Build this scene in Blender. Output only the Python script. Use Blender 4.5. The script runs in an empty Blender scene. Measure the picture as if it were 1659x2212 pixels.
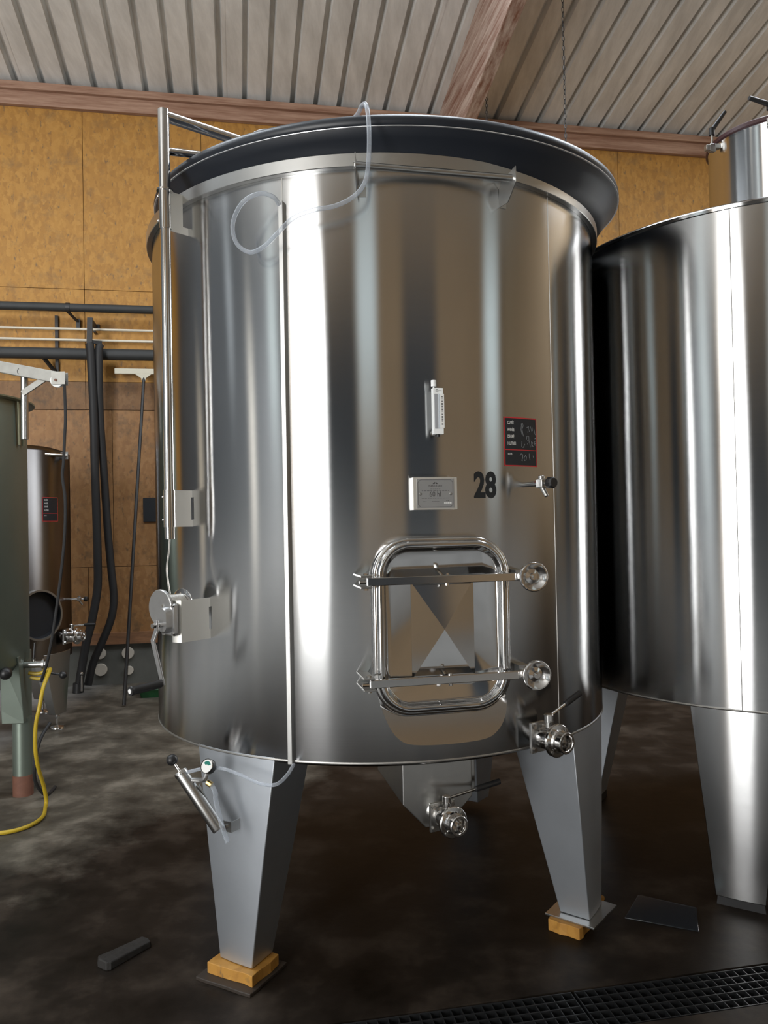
import bpy, bmesh, math, random
from mathutils import Vector, Matrix
random.seed(7)
scn = bpy.context.scene
COL = scn.collection
sin, cos, rad, pi = math.sin, math.cos, math.radians, math.pi

# ------------------------------------------------------------------ camera
CAMZ = 1.57
cd = bpy.data.cameras.new('camera'); cam = bpy.data.objects.new('camera', cd); COL.objects.link(cam)
cd.sensor_fit = 'VERTICAL'; cd.sensor_height = 36.0
cd.lens = 1680.0 / 2212.0 * 36.0
cd.clip_start = 0.05
PITCH, ROLL = 0.015, -0.0194
fw = Vector((0, cos(PITCH), sin(PITCH))); rt = Vector((1, 0, 0)); up = Vector((0, -sin(PITCH), cos(PITCH)))
r_ = cos(ROLL) * rt + sin(ROLL) * up; u_ = -sin(ROLL) * rt + cos(ROLL) * up
cam.matrix_world = Matrix(((r_.x, u_.x, -fw.x, 0), (r_.y, u_.y, -fw.y, 0), (r_.z, u_.z, -fw.z, CAMZ), (0, 0, 0, 1)))
scn.camera = cam

# ------------------------------------------------------------------ world, light, exposure
YAW = rad(10.65)
UX, UY = cos(YAW), sin(YAW)
def W(u, v, z=0.0):                      # hall coordinates -> world
    return Vector((u * UX - v * UY, u * UY + v * UX, z))
HALL = Matrix.Rotation(YAW, 4, 'Z')
WALLV, FRONTV, LEFTU, RIGHTU = 8.262, -4.0, -8.5, 9.5
EAVE, SLOPE, RIDGEV = 6.05, 0.195, 2.13
def roofz(v): return EAVE + SLOPE * (WALLV - v) if v > RIDGEV else EAVE + SLOPE * (v - FRONTV)

scn.cycles.adaptive_threshold = 0.025; scn.cycles.max_bounces = 7; scn.cycles.diffuse_bounces = 4; scn.cycles.glossy_bounces = 5
scn.view_settings.view_transform = 'Standard'
scn.view_settings.look = 'None'
scn.view_settings.gamma = 1.0
scn.view_settings.use_curve_mapping = False
scn.view_settings.exposure = 1.5

wd = bpy.data.worlds.new('daylight'); scn.world = wd; wd.use_nodes = True
bg = wd.node_tree.nodes['Background']; bg.inputs[0].default_value = (0.80, 0.88, 1.0, 1); bg.inputs[1].default_value = 0.10

def area(name, loc, sx, sy, direction, power, color=(1, 1, 1)):
    l = bpy.data.lights.new(name, 'AREA'); l.shape = 'RECTANGLE'; l.size = sx; l.size_y = sy
    l.energy = power; l.color = color
    o = bpy.data.objects.new(name, l); COL.objects.link(o); o.location = loc
    o.rotation_euler = Vector(direction).to_track_quat('-Z', 'Y').to_euler()
    return o
# daylight in the openings (a0, a1, z0, z1, radiance factor, colour), all outside the picture
DOORS = [(-7.25, -4.3, 0.0, 4.6, 1.0, (1.0, 0.99, 0.97)), (-1.75, -0.55, 2.2, 5.4, 0.034, (0.88, 1.0, 0.96)), (7.1, 9.0, 1.6, 5.4, 0.040, (0.86, 1.0, 0.96))]
SLITS = [(-3.1, -2.1, 2.8, 5.2, 0.067, (0.88, 1.0, 0.97)), (-0.40, -0.14, 0.2, 3.6, 0.168, (1.0, 0.93, 0.80)), (1.68, 1.86, 3.6, 5.4, 0.101, (0.9, 0.97, 1.0)), (4.92, 5.10, 0.2, 3.0, 0.101, (1.0, 0.82, 0.56))]
SKY = [(-6.2, -4.6), (-2.6, -1.2), (0.8, 2.0), (3.8, 5.2), (7.0, 8.6)]    # unseen roof lights u0,u1; the last added to brighten the right-hand boards
SKYV = (2.9, 5.4)
LDAY = 7.0
def win(name, a, b, z0, z1, f, color, side):
    w, h = abs(b - a), z1 - z0
    if side == 'front': loc = W((a + b) / 2, FRONTV - 0.12, (z0 + z1) / 2); d = W(0, 1, 0)
    else: loc = W(LEFTU - 0.12, (a + b) / 2, (z0 + z1) / 2); d = W(1, 0, 0)
    area(name, loc, w, h, d, LDAY * f * pi * w * h, color)
for q in DOORS: win('daylight_opening', *q, 'front')
for q in SLITS: win('daylight_opening', *q, 'left')
for a, b in SKY:
    vm = sum(SKYV) / 2
    area('unseen_rooflight', W((a + b) / 2, vm, roofz(vm) + 0.06), b - a, SKYV[1] - SKYV[0], W(0, -SLOPE, -1), LDAY * (0.58 if a < 3 else 1.05) * pi * (b - a) * (SKYV[1] - SKYV[0]), (0.86, 0.93, 1.0))

# ------------------------------------------------------------------ materials
MAT = {}
def nodes_of(name):
    m = bpy.data.materials.new(name); m.use_nodes = True
    nt = m.node_tree; p = nt.nodes['Principled BSDF']
    MAT[name] = m
    return m, nt, p
def simple(name, col, rough=0.5, metal=0.0, var=0.0, scale=20.0, bump=0.0, **kw):
    m, nt, p = nodes_of(name)
    p.inputs['Roughness'].default_value = rough; p.inputs['Metallic'].default_value = metal
    for k, v in kw.items(): p.inputs[k].default_value = v
    tc = nt.nodes.new('ShaderNodeTexCoord'); nz = nt.nodes.new('ShaderNodeTexNoise')
    nz.inputs['Scale'].default_value = scale; nz.inputs['Detail'].default_value = 5
    nt.links.new(tc.outputs['Object'], nz.inputs['Vector'])
    mx = nt.nodes.new('ShaderNodeMix'); mx.data_type = 'RGBA'
    mx.inputs['A'].default_value = (*[c * (1 - var) for c in col], 1); mx.inputs['B'].default_value = (*[min(1, c * (1 + var)) for c in col], 1)
    nt.links.new(nz.outputs['Fac'], mx.inputs['Factor']); nt.links.new(mx.outputs['Result'], p.inputs['Base Color'])
    if bump:
        b = nt.nodes.new('ShaderNodeBump'); b.inputs['Strength'].default_value = bump; b.inputs['Distance'].default_value = 0.01
        nt.links.new(nz.outputs['Fac'], b.inputs['Height']); nt.links.new(b.outputs['Normal'], p.inputs['Normal'])
    return m
def brushed(name, col, rough, aniso, wave=0.07):
    # horizontally ground sheet: sharp round the tank, drawn out vertically
    m, nt, p = nodes_of(name); nt.nodes.remove(p); L = nt.links.new
    g = nt.nodes.new('ShaderNodeBsdfAnisotropic'); g.distribution = 'BECKMANN'
    g.inputs['Anisotropy'].default_value = aniso
    tg = nt.nodes.new('ShaderNodeTangent'); tg.direction_type = 'RADIAL'; tg.axis = 'Z'; L(tg.outputs[0], g.inputs['Tangent'])
    tc = nt.nodes.new('ShaderNodeTexCoord')
    mp = nt.nodes.new('ShaderNodeMapping'); mp.inputs['Scale'].default_value = (1, 1, 60); L(tc.outputs['Object'], mp.inputs[0])
    n1 = nt.nodes.new('ShaderNodeTexNoise'); n1.inputs['Scale'].default_value = 3.0; n1.inputs['Detail'].default_value = 6; L(mp.outputs[0], n1.inputs['Vector'])
    mr = nt.nodes.new('ShaderNodeMapRange'); mr.inputs['To Min'].default_value = rough * 0.95; mr.inputs['To Max'].default_value = rough * 1.05
    L(n1.outputs['Fac'], mr.inputs['Value']); L(mr.outputs[0], g.inputs['Roughness'])
    n3 = nt.nodes.new('ShaderNodeTexNoise'); n3.inputs['Scale'].default_value = 2.5; n3.inputs['Detail'].default_value = 6; L(tc.outputs['Object'], n3.inputs['Vector'])
    cr = ramp(nt, [(0.3, tuple(c * 0.92 for c in col)), (0.7, col)]); L(n3.outputs['Fac'], cr.inputs[0]); L(cr.outputs[0], g.inputs['Color'])
    mp2 = nt.nodes.new('ShaderNodeMapping'); mp2.inputs['Scale'].default_value = (1, 1, 0.3); L(tc.outputs['Object'], mp2.inputs[0])
    n2 = nt.nodes.new('ShaderNodeTexNoise'); n2.inputs['Scale'].default_value = 3.5; n2.inputs['Detail'].default_value = 1.5; L(mp2.outputs[0], n2.inputs['Vector'])
    b = nt.nodes.new('ShaderNodeBump'); b.inputs['Strength'].default_value = wave; b.inputs['Distance'].default_value = 0.02
    L(n2.outputs['Fac'], b.inputs['Height']); L(b.outputs['Normal'], g.inputs['Normal'])
    L(g.outputs[0], nt.nodes['Material Output'].inputs['Surface'])
    return m
def ramp(nt, stops):
    r = nt.nodes.new('ShaderNodeValToRGB'); e = r.color_ramp.elements
    e[0].position, e[0].color = stops[0][0], (*stops[0][1], 1)
    e[1].position, e[1].color = stops[1][0], (*stops[1][1], 1)
    for p, c in stops[2:]:
        n = e.new(p); n.color = (*c, 1)
    return r
brushed('shell_steel', (0.56, 0.565, 0.57), 0.21, 0.58)
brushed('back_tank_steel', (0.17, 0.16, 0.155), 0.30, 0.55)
simple('satin_steel', (0.50, 0.50, 0.49), 0.30, 1.0, 0.06, 30)
simple('plate_steel', (0.74, 0.73, 0.69), 0.52, 1.0, 0.05, 12)
simple('leg_steel', (0.55, 0.585, 0.63), 0.5, 1.0, 0.10, 6)
simple('bright_steel', (0.66, 0.65, 0.64), 0.14, 1.0, 0.04, 30)
simple('door_steel', (0.58, 0.58, 0.58), 0.10, 1.0, 0.04, 10)
simple('weld_steel', (0.45, 0.44, 0.42), 0.45, 1.0, 0.2, 60)
simple('cast_aluminium', (0.52, 0.52, 0.52), 0.34, 0.9, 0.1, 40)
simple('galvanised', (0.36, 0.355, 0.33), 0.55, 0.4, 0.2, 25)
simple('wire_rope', (0.62, 0.60, 0.56), 0.4, 0.8, 0.3, 200)
simple('brass', (0.55, 0.40, 0.16), 0.3, 1.0, 0.1, 40)
simple('navy_lid', (0.0045, 0.0075, 0.014), 0.5, 0.0, 0.15, 8)
simple('navy_tube', (0.008, 0.011, 0.017), 0.42, 0.0, 0.15, 12)
simple('lid_ring', (0.75, 0.76, 0.78), 0.35, 0.6, 0.05)
simple('black_plastic', (0.012, 0.012, 0.013), 0.42, 0.0, 0.2)
simple('black_rubber', (0.014, 0.014, 0.015), 0.6, 0.0, 0.25, 15)
simple('dark_pipe', (0.028, 0.030, 0.031), 0.6, 0.0, 0.25, 9)
simple('dark_steel', (0.035, 0.035, 0.036), 0.45, 0.5, 0.25, 25)
simple('white_pipe', (0.62, 0.57, 0.47), 0.4, 0.0, 0.1)
simple('white_plastic', (0.78, 0.80, 0.80), 0.4, 0.0, 0.03)
simple('grey_scale', (0.30, 0.31, 0.33), 0.4, 0.0, 0.05)
simple('cream_rubber', (0.55, 0.52, 0.42), 0.5, 0.0, 0.06)
simple('yellow_hose', (0.46, 0.32, 0.02), 0.45, 0.0, 0.15, 12)
simple('green_plastic', (0.01, 0.06, 0.02), 0.4, 0.0, 0.2)
simple('label_black', (0.012, 0.015, 0.020), 0.4, 0.0, 0.1)
simple('label_red', (0.50, 0.03, 0.035), 0.45, 0.0, 0.05)
simple('label_white', (0.75, 0.75, 0.73), 0.5, 0.0, 0.03)
simple('chalk', (0.24, 0.26, 0.28), 0.7, 0.0, 0.3, 120)
simple('vinyl_black', (0.006, 0.008, 0.011), 0.35, 0.0, 0.05)
simple('plaque_metal', (0.40, 0.41, 0.42), 0.40, 0.7, 0.05)
simple('plaque_ink', (0.04, 0.035, 0.035), 0.6, 0.0, 0.1)
simple('dial_green', (0.01, 0.16, 0.12), 0.4, 0.0, 0.05)
simple('gasket_red', (0.045, 0.012, 0.014), 0.4, 0.0, 0.2)
simple('dark_board', (0.032, 0.024, 0.018), 0.55, 0.0, 0.3, 15)
simple('burnt_wood', (0.016, 0.0145, 0.013), 0.7, 0.0, 0.5, 30, 0.4)
simple('iron_grate', (0.040, 0.042, 0.045), 0.38, 0.6, 0.3, 40)
simple('rusty_paint', (0.16, 0.07, 0.045), 0.7, 0.0, 0.3, 30)
simple('pipe_cap', (0.46, 0.42, 0.36), 0.7, 0.0, 0.1, 20)
simple('chain_steel', (0.07, 0.07, 0.07), 0.5, 0.8, 0.3, 50)
simple('board_wall', (0.42, 0.30, 0.18), 0.7, 0.0, 0.2, 2)
simple('grey_wall', (0.11, 0.12, 0.13), 0.6, 0.0, 0.2, 1.5)
simple('grey_door', (0.065, 0.075, 0.085), 0.5, 0.2, 0.1, 2)
simple('manway_dark', (0.010, 0.011, 0.014), 0.5, 0.0, 0.3, 10)

def glassy(name, col, alpha_mix):
    m, nt, p = nodes_of(name)
    p.inputs['Base Color'].default_value = (*col, 1); p.inputs['Roughness'].default_value = 0.12
    tr = nt.nodes.new('ShaderNodeBsdfTransparent'); tr.inputs[0].default_value = (0.93, 0.95, 0.97, 1)
    mx = nt.nodes.new('ShaderNodeMixShader'); lw = nt.nodes.new('ShaderNodeLayerWeight'); lw.inputs['Blend'].default_value = 0.35
    mr = nt.nodes.new('ShaderNodeMapRange'); mr.inputs['To Min'].default_value = alpha_mix; mr.inputs['To Max'].default_value = 0.85
    nt.links.new(lw.outputs['Facing'], mr.inputs['Value']); nt.links.new(mr.outputs[0], mx.inputs[0])
    nt.links.new(tr.outputs[0], mx.inputs[1]); nt.links.new(p.outputs[0], mx.inputs[2])
    nt.links.new(mx.outputs[0], nt.nodes['Material Output'].inputs['Surface'])
    return m
glassy('clear_tube', (0.55, 0.59, 0.65), 0.20)
glassy('clear_sheet', (0.03, 0.035, 0.042), 0.35)

def ramp(nt, stops):
    r = nt.nodes.new('ShaderNodeValToRGB'); e = r.color_ramp.elements
    e[0].position, e[0].color = stops[0][0], (*stops[0][1], 1)
    e[1].position, e[1].color = stops[1][0], (*stops[1][1], 1)
    for p, c in stops[2:]:
        n = e.new(p); n.color = (*c, 1)
    return r
def osb(name, tone=1.0, dirt=0.35, grey=1.0):
    m, nt, p = nodes_of(name); L = nt.links.new
    ge = nt.nodes.new('ShaderNodeNewGeometry')
    def noise(scale, detail=4, rough=0.6, vec=None):
        n = nt.nodes.new('ShaderNodeTexNoise'); n.inputs['Scale'].default_value = scale; n.inputs['Detail'].default_value = detail; n.inputs['Roughness'].default_value = rough
        L(vec or ge.outputs['Position'], n.inputs['Vector']); return n
    def maprange(src, a, b_, c, d):
        r = nt.nodes.new('ShaderNodeMapRange'); r.inputs['From Min'].default_value = a; r.inputs['From Max'].default_value = b_; r.inputs['To Min'].default_value = c; r.inputs['To Max'].default_value = d
        L(src, r.inputs['Value']); return r.outputs[0]
    mp = nt.nodes.new('ShaderNodeMapping'); mp.inputs['Scale'].default_value = (34, 34, 17); L(ge.outputs['Position'], mp.inputs[0])
    add = nt.nodes.new('ShaderNodeVectorMath'); add.operation = 'MULTIPLY_ADD'
    L(noise(14).outputs['Color'], add.inputs[0]); add.inputs[1].default_value = (2.6, 2.6, 2.6); L(mp.outputs[0], add.inputs[2])
    vo = nt.nodes.new('ShaderNodeTexVoronoi'); vo.feature = 'SMOOTH_F1'; vo.inputs['Scale'].default_value = 1.0; vo.inputs['Smoothness'].default_value = 0.55
    L(add.outputs[0], vo.inputs['Vector'])
    sep = nt.nodes.new('ShaderNodeSeparateColor'); L(vo.outputs['Color'], sep.inputs[0])
    t = tone
    cr = ramp(nt, [(0.0, (0.345 * t, 0.162 * t, 0.028 * t * grey)), (1.0, (0.47 * t, 0.24 * t, 0.048 * t * grey)), (0.5, (0.42 * t, 0.205 * t, 0.036 * t * grey))])
    L(sep.outputs[0], cr.inputs[0])
    blot = maprange(noise(5.0, 8, 0.72).outputs['Fac'], 0.52, 0.72, 0.0, dirt)
    mp2 = nt.nodes.new('ShaderNodeMapping'); mp2.inputs['Scale'].default_value = (1, 1, 0.5); L(ge.outputs['Position'], mp2.inputs[0])
    fleck = maprange(noise(30, 3, 0.6, mp2.outputs[0]).outputs['Fac'], 0.61, 0.72, 0.0, 0.75)
    mxx = nt.nodes.new('ShaderNodeMath'); mxx.operation = 'MAXIMUM'; L(blot, mxx.inputs[0]); L(fleck, mxx.inputs[1])
    mx = nt.nodes.new('ShaderNodeMix'); mx.data_type = 'RGBA'; mx.inputs['B'].default_value = (0.13 * t, 0.085 * t, 0.045 * t, 1)
    L(mxx.outputs[0], mx.inputs['Factor']); L(cr.outputs[0], mx.inputs['A'])
    L(mx.outputs['Result'], p.inputs['Base Color'])
    p.inputs['Roughness'].default_value = 0.6
    b = nt.nodes.new('ShaderNodeBump'); b.inputs['Strength'].default_value = 0.2; b.inputs['Distance'].default_value = 0.003
    L(sep.outputs[1], b.inputs['Height']); L(b.outputs[0], p.inputs['Normal'])
osb('osb', 1.0, 0.55); osb('osb_worn_shaded', 0.66, 0.85, 1.9); osb('osb_dirty', 0.45, 0.85, 1.9); osb('osb_block', 1.05, 0.3)  # lower boards: dirt plus the weaker light low on the wall, in the tone

def wood(name, c1, c2, axis):
    m, nt, p = nodes_of(name); L = nt.links.new
    tc = nt.nodes.new('ShaderNodeTexCoord'); mp = nt.nodes.new('ShaderNodeMapping')
    s = [14, 14, 14]; s[axis] = 0.9; mp.inputs['Scale'].default_value = s
    L(tc.outputs['Object'], mp.inputs[0])
    n = nt.nodes.new('ShaderNodeTexNoise'); n.inputs['Scale'].default_value = 1.6; n.inputs['Detail'].default_value = 8; n.inputs['Roughness'].default_value = 0.65
    L(mp.outputs[0], n.inputs['Vector'])
    cr = ramp(nt, [(0.36, c1), (0.64, c2)])
    L(n.outputs['Fac'], cr.inputs[0]); L(cr.outputs[0], p.inputs['Base Color'])
    p.inputs['Roughness'].default_value = 0.65
    b = nt.nodes.new('ShaderNodeBump'); b.inputs['Strength'].default_value = 0.2; L(n.outputs['Fac'], b.inputs['Height']); L(b.outputs[0], p.inputs['Normal'])
wood('beam_wood', (0.25, 0.125, 0.078), (0.47, 0.30, 0.215), 0)
wood('rafter_wood', (0.26, 0.12, 0.08), (0.64, 0.52, 0.45), 1)
wood('plank_wood', (0.16, 0.075, 0.035), (0.27, 0.13, 0.06), 0)

def sheet_mat():
    m, nt, p = nodes_of('roof_sheet'); L = nt.links.new
    ge = nt.nodes.new('ShaderNodeNewGeometry')
    n = nt.nodes.new('ShaderNodeTexNoise'); n.inputs['Scale'].default_value = 1.5; n.inputs['Detail'].default_value = 8; n.inputs['Roughness'].default_value = 0.65
    mp = nt.nodes.new('ShaderNodeMapping'); mp.inputs['Rotation'].default_value = (0, 0, -YAW); mp.inputs['Scale'].default_value = (5, 1, 1)
    L(ge.outputs['Position'], mp.inputs[0]); L(mp.outputs[0], n.inputs['Vector'])
    cr = ramp(nt, [(0.34, (0.63, 0.635, 0.625)), (0.66, (0.84, 0.85, 0.84))])
    L(n.outputs['Fac'], cr.inputs[0]); L(cr.outputs[0], p.inputs['Base Color'])
    p.inputs['Roughness'].default_value = 0.55
sheet_mat()
def floor_mat():
    m, nt, p = nodes_of('concrete_floor'); L = nt.links.new
    ge = nt.nodes.new('ShaderNodeNewGeometry')
    n1 = nt.nodes.new('ShaderNodeTexNoise'); n1.inputs['Scale'].default_value = 1.1; n1.inputs['Detail'].default_value = 9; n1.inputs['Roughness'].default_value = 0.62
    n2 = nt.nodes.new('ShaderNodeTexNoise'); n2.inputs['Scale'].default_value = 3.2; n2.inputs['Detail'].default_value = 9; n2.inputs['Roughness'].default_value = 0.62
    for n in (n1, n2): L(ge.outputs['Position'], n.inputs['Vector'])
    # dry concrete / brown stain
    dry = ramp(nt, [(0.32, (0.040, 0.035, 0.028)), (0.70, (0.21, 0.188, 0.152)), (0.5, (0.088, 0.078, 0.062))])
    L(n2.outputs['Fac'], dry.inputs[0])
    wet = ramp(nt, [(0.30, (0.005, 0.004, 0.003)), (0.72, (0.055, 0.043, 0.033)), (0.5, (0.017, 0.013, 0.010))])
    L(n2.outputs['Fac'], wet.inputs[0])
    # the stained strip runs along the drain; its ragged edge lies about 2 m from it
    sp = nt.nodes.new('ShaderNodeSeparateXYZ'); L(ge.outputs['Position'], sp.inputs[0])
    a = nt.nodes.new('ShaderNodeMath'); a.operation = 'MULTIPLY_ADD'; L(sp.outputs['X'], a.inputs[0]); a.inputs[1].default_value = -0.9; L(sp.outputs['Y'], a.inputs[2])
    q = nt.nodes.new('ShaderNodeMath'); q.operation = 'MULTIPLY_ADD'; L(n1.outputs['Fac'], q.inputs[0]); q.inputs[1].default_value = 3.0; L(a.outputs[0], q.inputs[2])
    mr = nt.nodes.new('ShaderNodeMapRange'); mr.inputs['From Min'].default_value = 6.55; mr.inputs['From Max'].default_value = 7.0; L(q.outputs[0], mr.inputs['Value'])
    a2 = nt.nodes.new('ShaderNodeMath'); a2.operation = 'MULTIPLY_ADD'; L(sp.outputs['X'], a2.inputs[0]); a2.inputs[1].default_value = 0.19; a2.inputs[2].default_value = 1.0
    a3 = nt.nodes.new('ShaderNodeMath'); a3.operation = 'SUBTRACT'; L(a2.outputs[0], a3.inputs[0]); L(sp.outputs['Y'], a3.inputs[1])
    mr2 = nt.nodes.new('ShaderNodeMapRange'); mr2.inputs['From Min'].default_value = 0.0; mr2.inputs['From Max'].default_value = 0.8; L(a3.outputs[0], mr2.inputs['Value'])
    a4 = nt.nodes.new('ShaderNodeMath'); a4.operation = 'MULTIPLY_ADD'; L(sp.outputs['X'], a4.inputs[0]); a4.inputs[1].default_value = -1.0; a4.inputs[2].default_value = -2.7
    mr3 = nt.nodes.new('ShaderNodeMapRange'); mr3.inputs['From Min'].default_value = 0.0; mr3.inputs['From Max'].default_value = 0.7; L(a4.outputs[0], mr3.inputs['Value'])
    mm = nt.nodes.new('ShaderNodeMath'); mm.operation = 'MAXIMUM'; L(mr3.outputs[0], mm.inputs[0]); L(mr2.outputs[0], mm.inputs[1])
    pale = ramp(nt, [(0.3, (0.24, 0.24, 0.235)), (0.7, (0.42, 0.42, 0.41))]); L(n2.outputs['Fac'], pale.inputs[0])      # unseen floor, made pale to brighten reflections low on the tanks
    m0 = nt.nodes.new('ShaderNodeMix'); m0.data_type = 'RGBA'; L(mr.outputs[0], m0.inputs['Factor']); L(wet.outputs[0], m0.inputs['A']); L(dry.outputs[0], m0.inputs['B'])
    mx = nt.nodes.new('ShaderNodeMix'); mx.data_type = 'RGBA'; L(mm.outputs[0], mx.inputs['Factor']); L(m0.outputs['Result'], mx.inputs['A']); L(pale.outputs[0], mx.inputs['B'])
    L(mx.outputs['Result'], p.inputs['Base Color'])
    rr = nt.nodes.new('ShaderNodeMapRange'); rr.inputs['To Min'].default_value = 0.32; rr.inputs['To Max'].default_value = 0.6; L(n2.outputs['Fac'], rr.inputs['Value']); L(rr.outputs[0], p.inputs['Roughness'])
    p.inputs['Specular IOR Level'].default_value = 0.12
    b = nt.nodes.new('ShaderNodeBump'); b.inputs['Strength'].default_value = 0.25; b.inputs['Distance'].default_value = 0.01
    L(n2.outputs['Fac'], b.inputs['Height']); L(b.outputs[0], p.inputs['Normal'])
floor_mat()
simple('plinth_concrete', (0.085, 0.085, 0.075), 0.8, 0.0, 0.45, 4, 0.2)
simple('green_tank_paint', (0.215, 0.255, 0.22), 0.42, 0.75, 0.15, 3)
simple('green_tank_rim', (0.22, 0.21, 0.13), 0.45, 0.3, 0.2, 10)

# ------------------------------------------------------------------ mesh helpers
class B:
    def __init__(s): s.v = []; s.f = []
    def add(s, vs, fs, M=None):
        o = len(s.v)
        s.v += [tuple(M @ Vector(p)) if M else tuple(p) for p in vs]
        s.f += [tuple(i + o for i in f) for f in fs]
        return s
    def box(s, c, size, M=None):
        x, y, z = c; a, b, d = size[0] / 2, size[1] / 2, size[2] / 2
        vs = [(x + i * a, y + j * b, z + k * d) for i in (-1, 1) for j in (-1, 1) for k in (-1, 1)]
        return s.add(vs, [(0, 1, 3, 2), (4, 6, 7, 5), (0, 4, 5, 1), (2, 3, 7, 6), (0, 2, 6, 4), (1, 5, 7, 3)], M)
    def bar(s, p0, p1, w, h, upv=(0, 0, 1), M=None):           # square section from p0 to p1
        p0, p1 = Vector(p0), Vector(p1); d = (p1 - p0).normalized(); x = d.cross(Vector(upv)).normalized(); y = x.cross(d)
        vs = [p + x * (i * w / 2) + y * (j * h / 2) for p in (p0, p1) for i, j in ((-1, -1), (1, -1), (1, 1), (-1, 1))]
        return s.add(vs, [(3, 2, 1, 0), (4, 5, 6, 7), (0, 1, 5, 4), (1, 2, 6, 5), (2, 3, 7, 6), (3, 0, 4, 7)], M)
    def loft(s, loops, c0=True, c1=True, M=None, closed=False):
        n = len(loops[0]); vs = [p for l in loops for p in l]; fs = []
        k = len(loops)
        for i in range(k if closed else k - 1):
            a, b = i * n, ((i + 1) % k) * n
            for j in range(n): fs.append((a + j, a + (j + 1) % n, b + (j + 1) % n, b + j))
        if not closed:
            if c0: fs.append(tuple(range(n - 1, -1, -1)))
            if c1: fs.append(tuple(range((k - 1) * n, k * n)))
        return s.add(vs, fs, M)
    def cyl(s, p0, p1, r0, r1=None, n=20, caps=True, M=None):
        r1 = r0 if r1 is None else r1
        p0, p1 = Vector(p0), Vector(p1); d = (p1 - p0).normalized()
        x = d.orthogonal().normalized(); y = d.cross(x)
        L = [[p + r * (x * cos(2 * pi * i / n) + y * sin(2 * pi * i / n)) for i in range(n)] for p, r in ((p0, r0), (p1, r1))]
        return s.loft(L, caps, caps, M)
    def tube(s, pts, r, n=10, smooth=4, M=None, closed=False):
        P = [Vector(p) for p in pts]
        if smooth > 1:
            Q = []; m = len(P)
            for i in range(m if closed else m - 1):
                g = lambda k: P[k % m] if closed else P[min(max(k, 0), m - 1)]
                a, b, c, d = g(i - 1), g(i), g(i + 1), g(i + 2)
                for t in range(smooth):
                    t /= smooth
                    Q.append(0.5 * ((2 * b) + (c - a) * t + (2 * a - 5 * b + 4 * c - d) * t * t + (3 * b - a - 3 * c + d) * t ** 3))
            if not closed: Q.append(P[-1])
            P = Q
        m = len(P); tg = []
        for i in range(m):
            a = P[(i - 1) % m] if closed else P[max(i - 1, 0)]; b = P[(i + 1) % m] if closed else P[min(i + 1, m - 1)]
            tg.append((b - a).normalized())
        x = tg[0].orthogonal().normalized(); L = []
        for i in range(m):
            x = (x - tg[i] * x.dot(tg[i])).normalized(); y = tg[i].cross(x)
            L.append([P[i] + r * (x * cos(2 * pi * k / n) + y * sin(2 * pi * k / n)) for k in range(n)])
        return s.loft(L, True, True, M, closed)
    def lathe(s, prof, n=48, M=None, a0=0.0, a1=360.0):         # profile (r,z) about z
        full = abs(a1 - a0 - 360) < 1e-6; k = n if full else n + 1
        vs = []; fs = []
        for i in range(k):
            a = rad(a0 + (a1 - a0) * i / n)
            vs += [(r * cos(a), r * sin(a), z) for r, z in prof]
        m = len(prof)
        for i in range(n):
            p, q = i * m, ((i + 1) % k) * m
            for j in range(m - 1): fs.append((p + j, q + j, q + j + 1, p + j + 1))
        return s.add(vs, fs, M)
    def prism(s, poly, y0, y1, M=None):                         # polygon (x,z) extruded along y
        return s.loft([[(x, y0, z) for x, z in poly], [(x, y1, z) for x, z in poly]], True, True, M)
    def sphere(s, c, r, n=16, M=None):
        prof = [(max(r * sin(pi * i / 10), 1e-5), -r * cos(pi * i / 10)) for i in range(11)]
        return s.lathe(prof, n, (M or Matrix()) @ Matrix.Translation(c))
    def hexnut(s, c, axis, r, h, M=None):
        c = Vector(c); return s.cyl(c, c + Vector(axis).normalized() * h, r, n=6, M=M)
    def obj(s, name, mat, parent=None, smooth=30, label=None, bevel=0):
        me = bpy.data.meshes.new(name); me.from_pydata(s.v, [], s.f)
        bm = bmesh.new(); bm.from_mesh(me)
        bmesh.ops.remove_doubles(bm, verts=bm.verts, dist=1e-6)
        bmesh.ops.recalc_face_normals(bm, faces=bm.faces); bm.to_mesh(me); bm.free()
        if smooth:
            for p in me.polygons: p.use_smooth = True
            me.set_sharp_from_angle(angle=rad(smooth))
        me.materials.append(MAT[mat])
        o = bpy.data.objects.new(name, me); COL.objects.link(o)
        if parent: o.parent = parent
        if label: o['label'] = label
        if bevel:
            md = o.modifiers.new('bevel', 'BEVEL'); md.width = bevel; md.segments = 2; md.limit_method = 'ANGLE'; md.angle_limit = rad(40)
        return o
def empty(name, loc=(0, 0, 0), parent=None):
    o = bpy.data.objects.new(name, None); COL.objects.link(o); o.location = loc; o.empty_display_size = 0.1
    if parent: o.parent = parent
    return o
def tag(o, label, cat, group=None):
    o['label'] = label; o['category'] = cat
    if group: o['group'] = group
    return o
def struct(o): o['kind'] = 'structure'; return o
def FR(th, z, r):                          # frame on a tank: x to the right, -y outward, z up
    a = rad(th); t = (cos(a), sin(a)); n = (sin(a), -cos(a))
    return Matrix(((t[0], -n[0], 0, r * n[0]), (t[1], -n[1], 0, r * n[1]), (0, 0, 1, z), (0, 0, 0, 1)))
def PT(th, z, r): return Vector((r * sin(rad(th)), -r * cos(rad(th)), z))
def rrect(w, h, rc, n=8):                  # rounded rectangle loop (x,z), ccw
    out = []
    for cx, cz, a0 in ((w / 2 - rc, h / 2 - rc, 0), (-w / 2 + rc, h / 2 - rc, 90), (-w / 2 + rc, -h / 2 + rc, 180), (w / 2 - rc, -h / 2 + rc, 270)):
        for i in range(n + 1):
            a = rad(a0 + 90 * i / n); out.append((cx + rc * cos(a), cz + rc * sin(a)))
    return out
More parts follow.
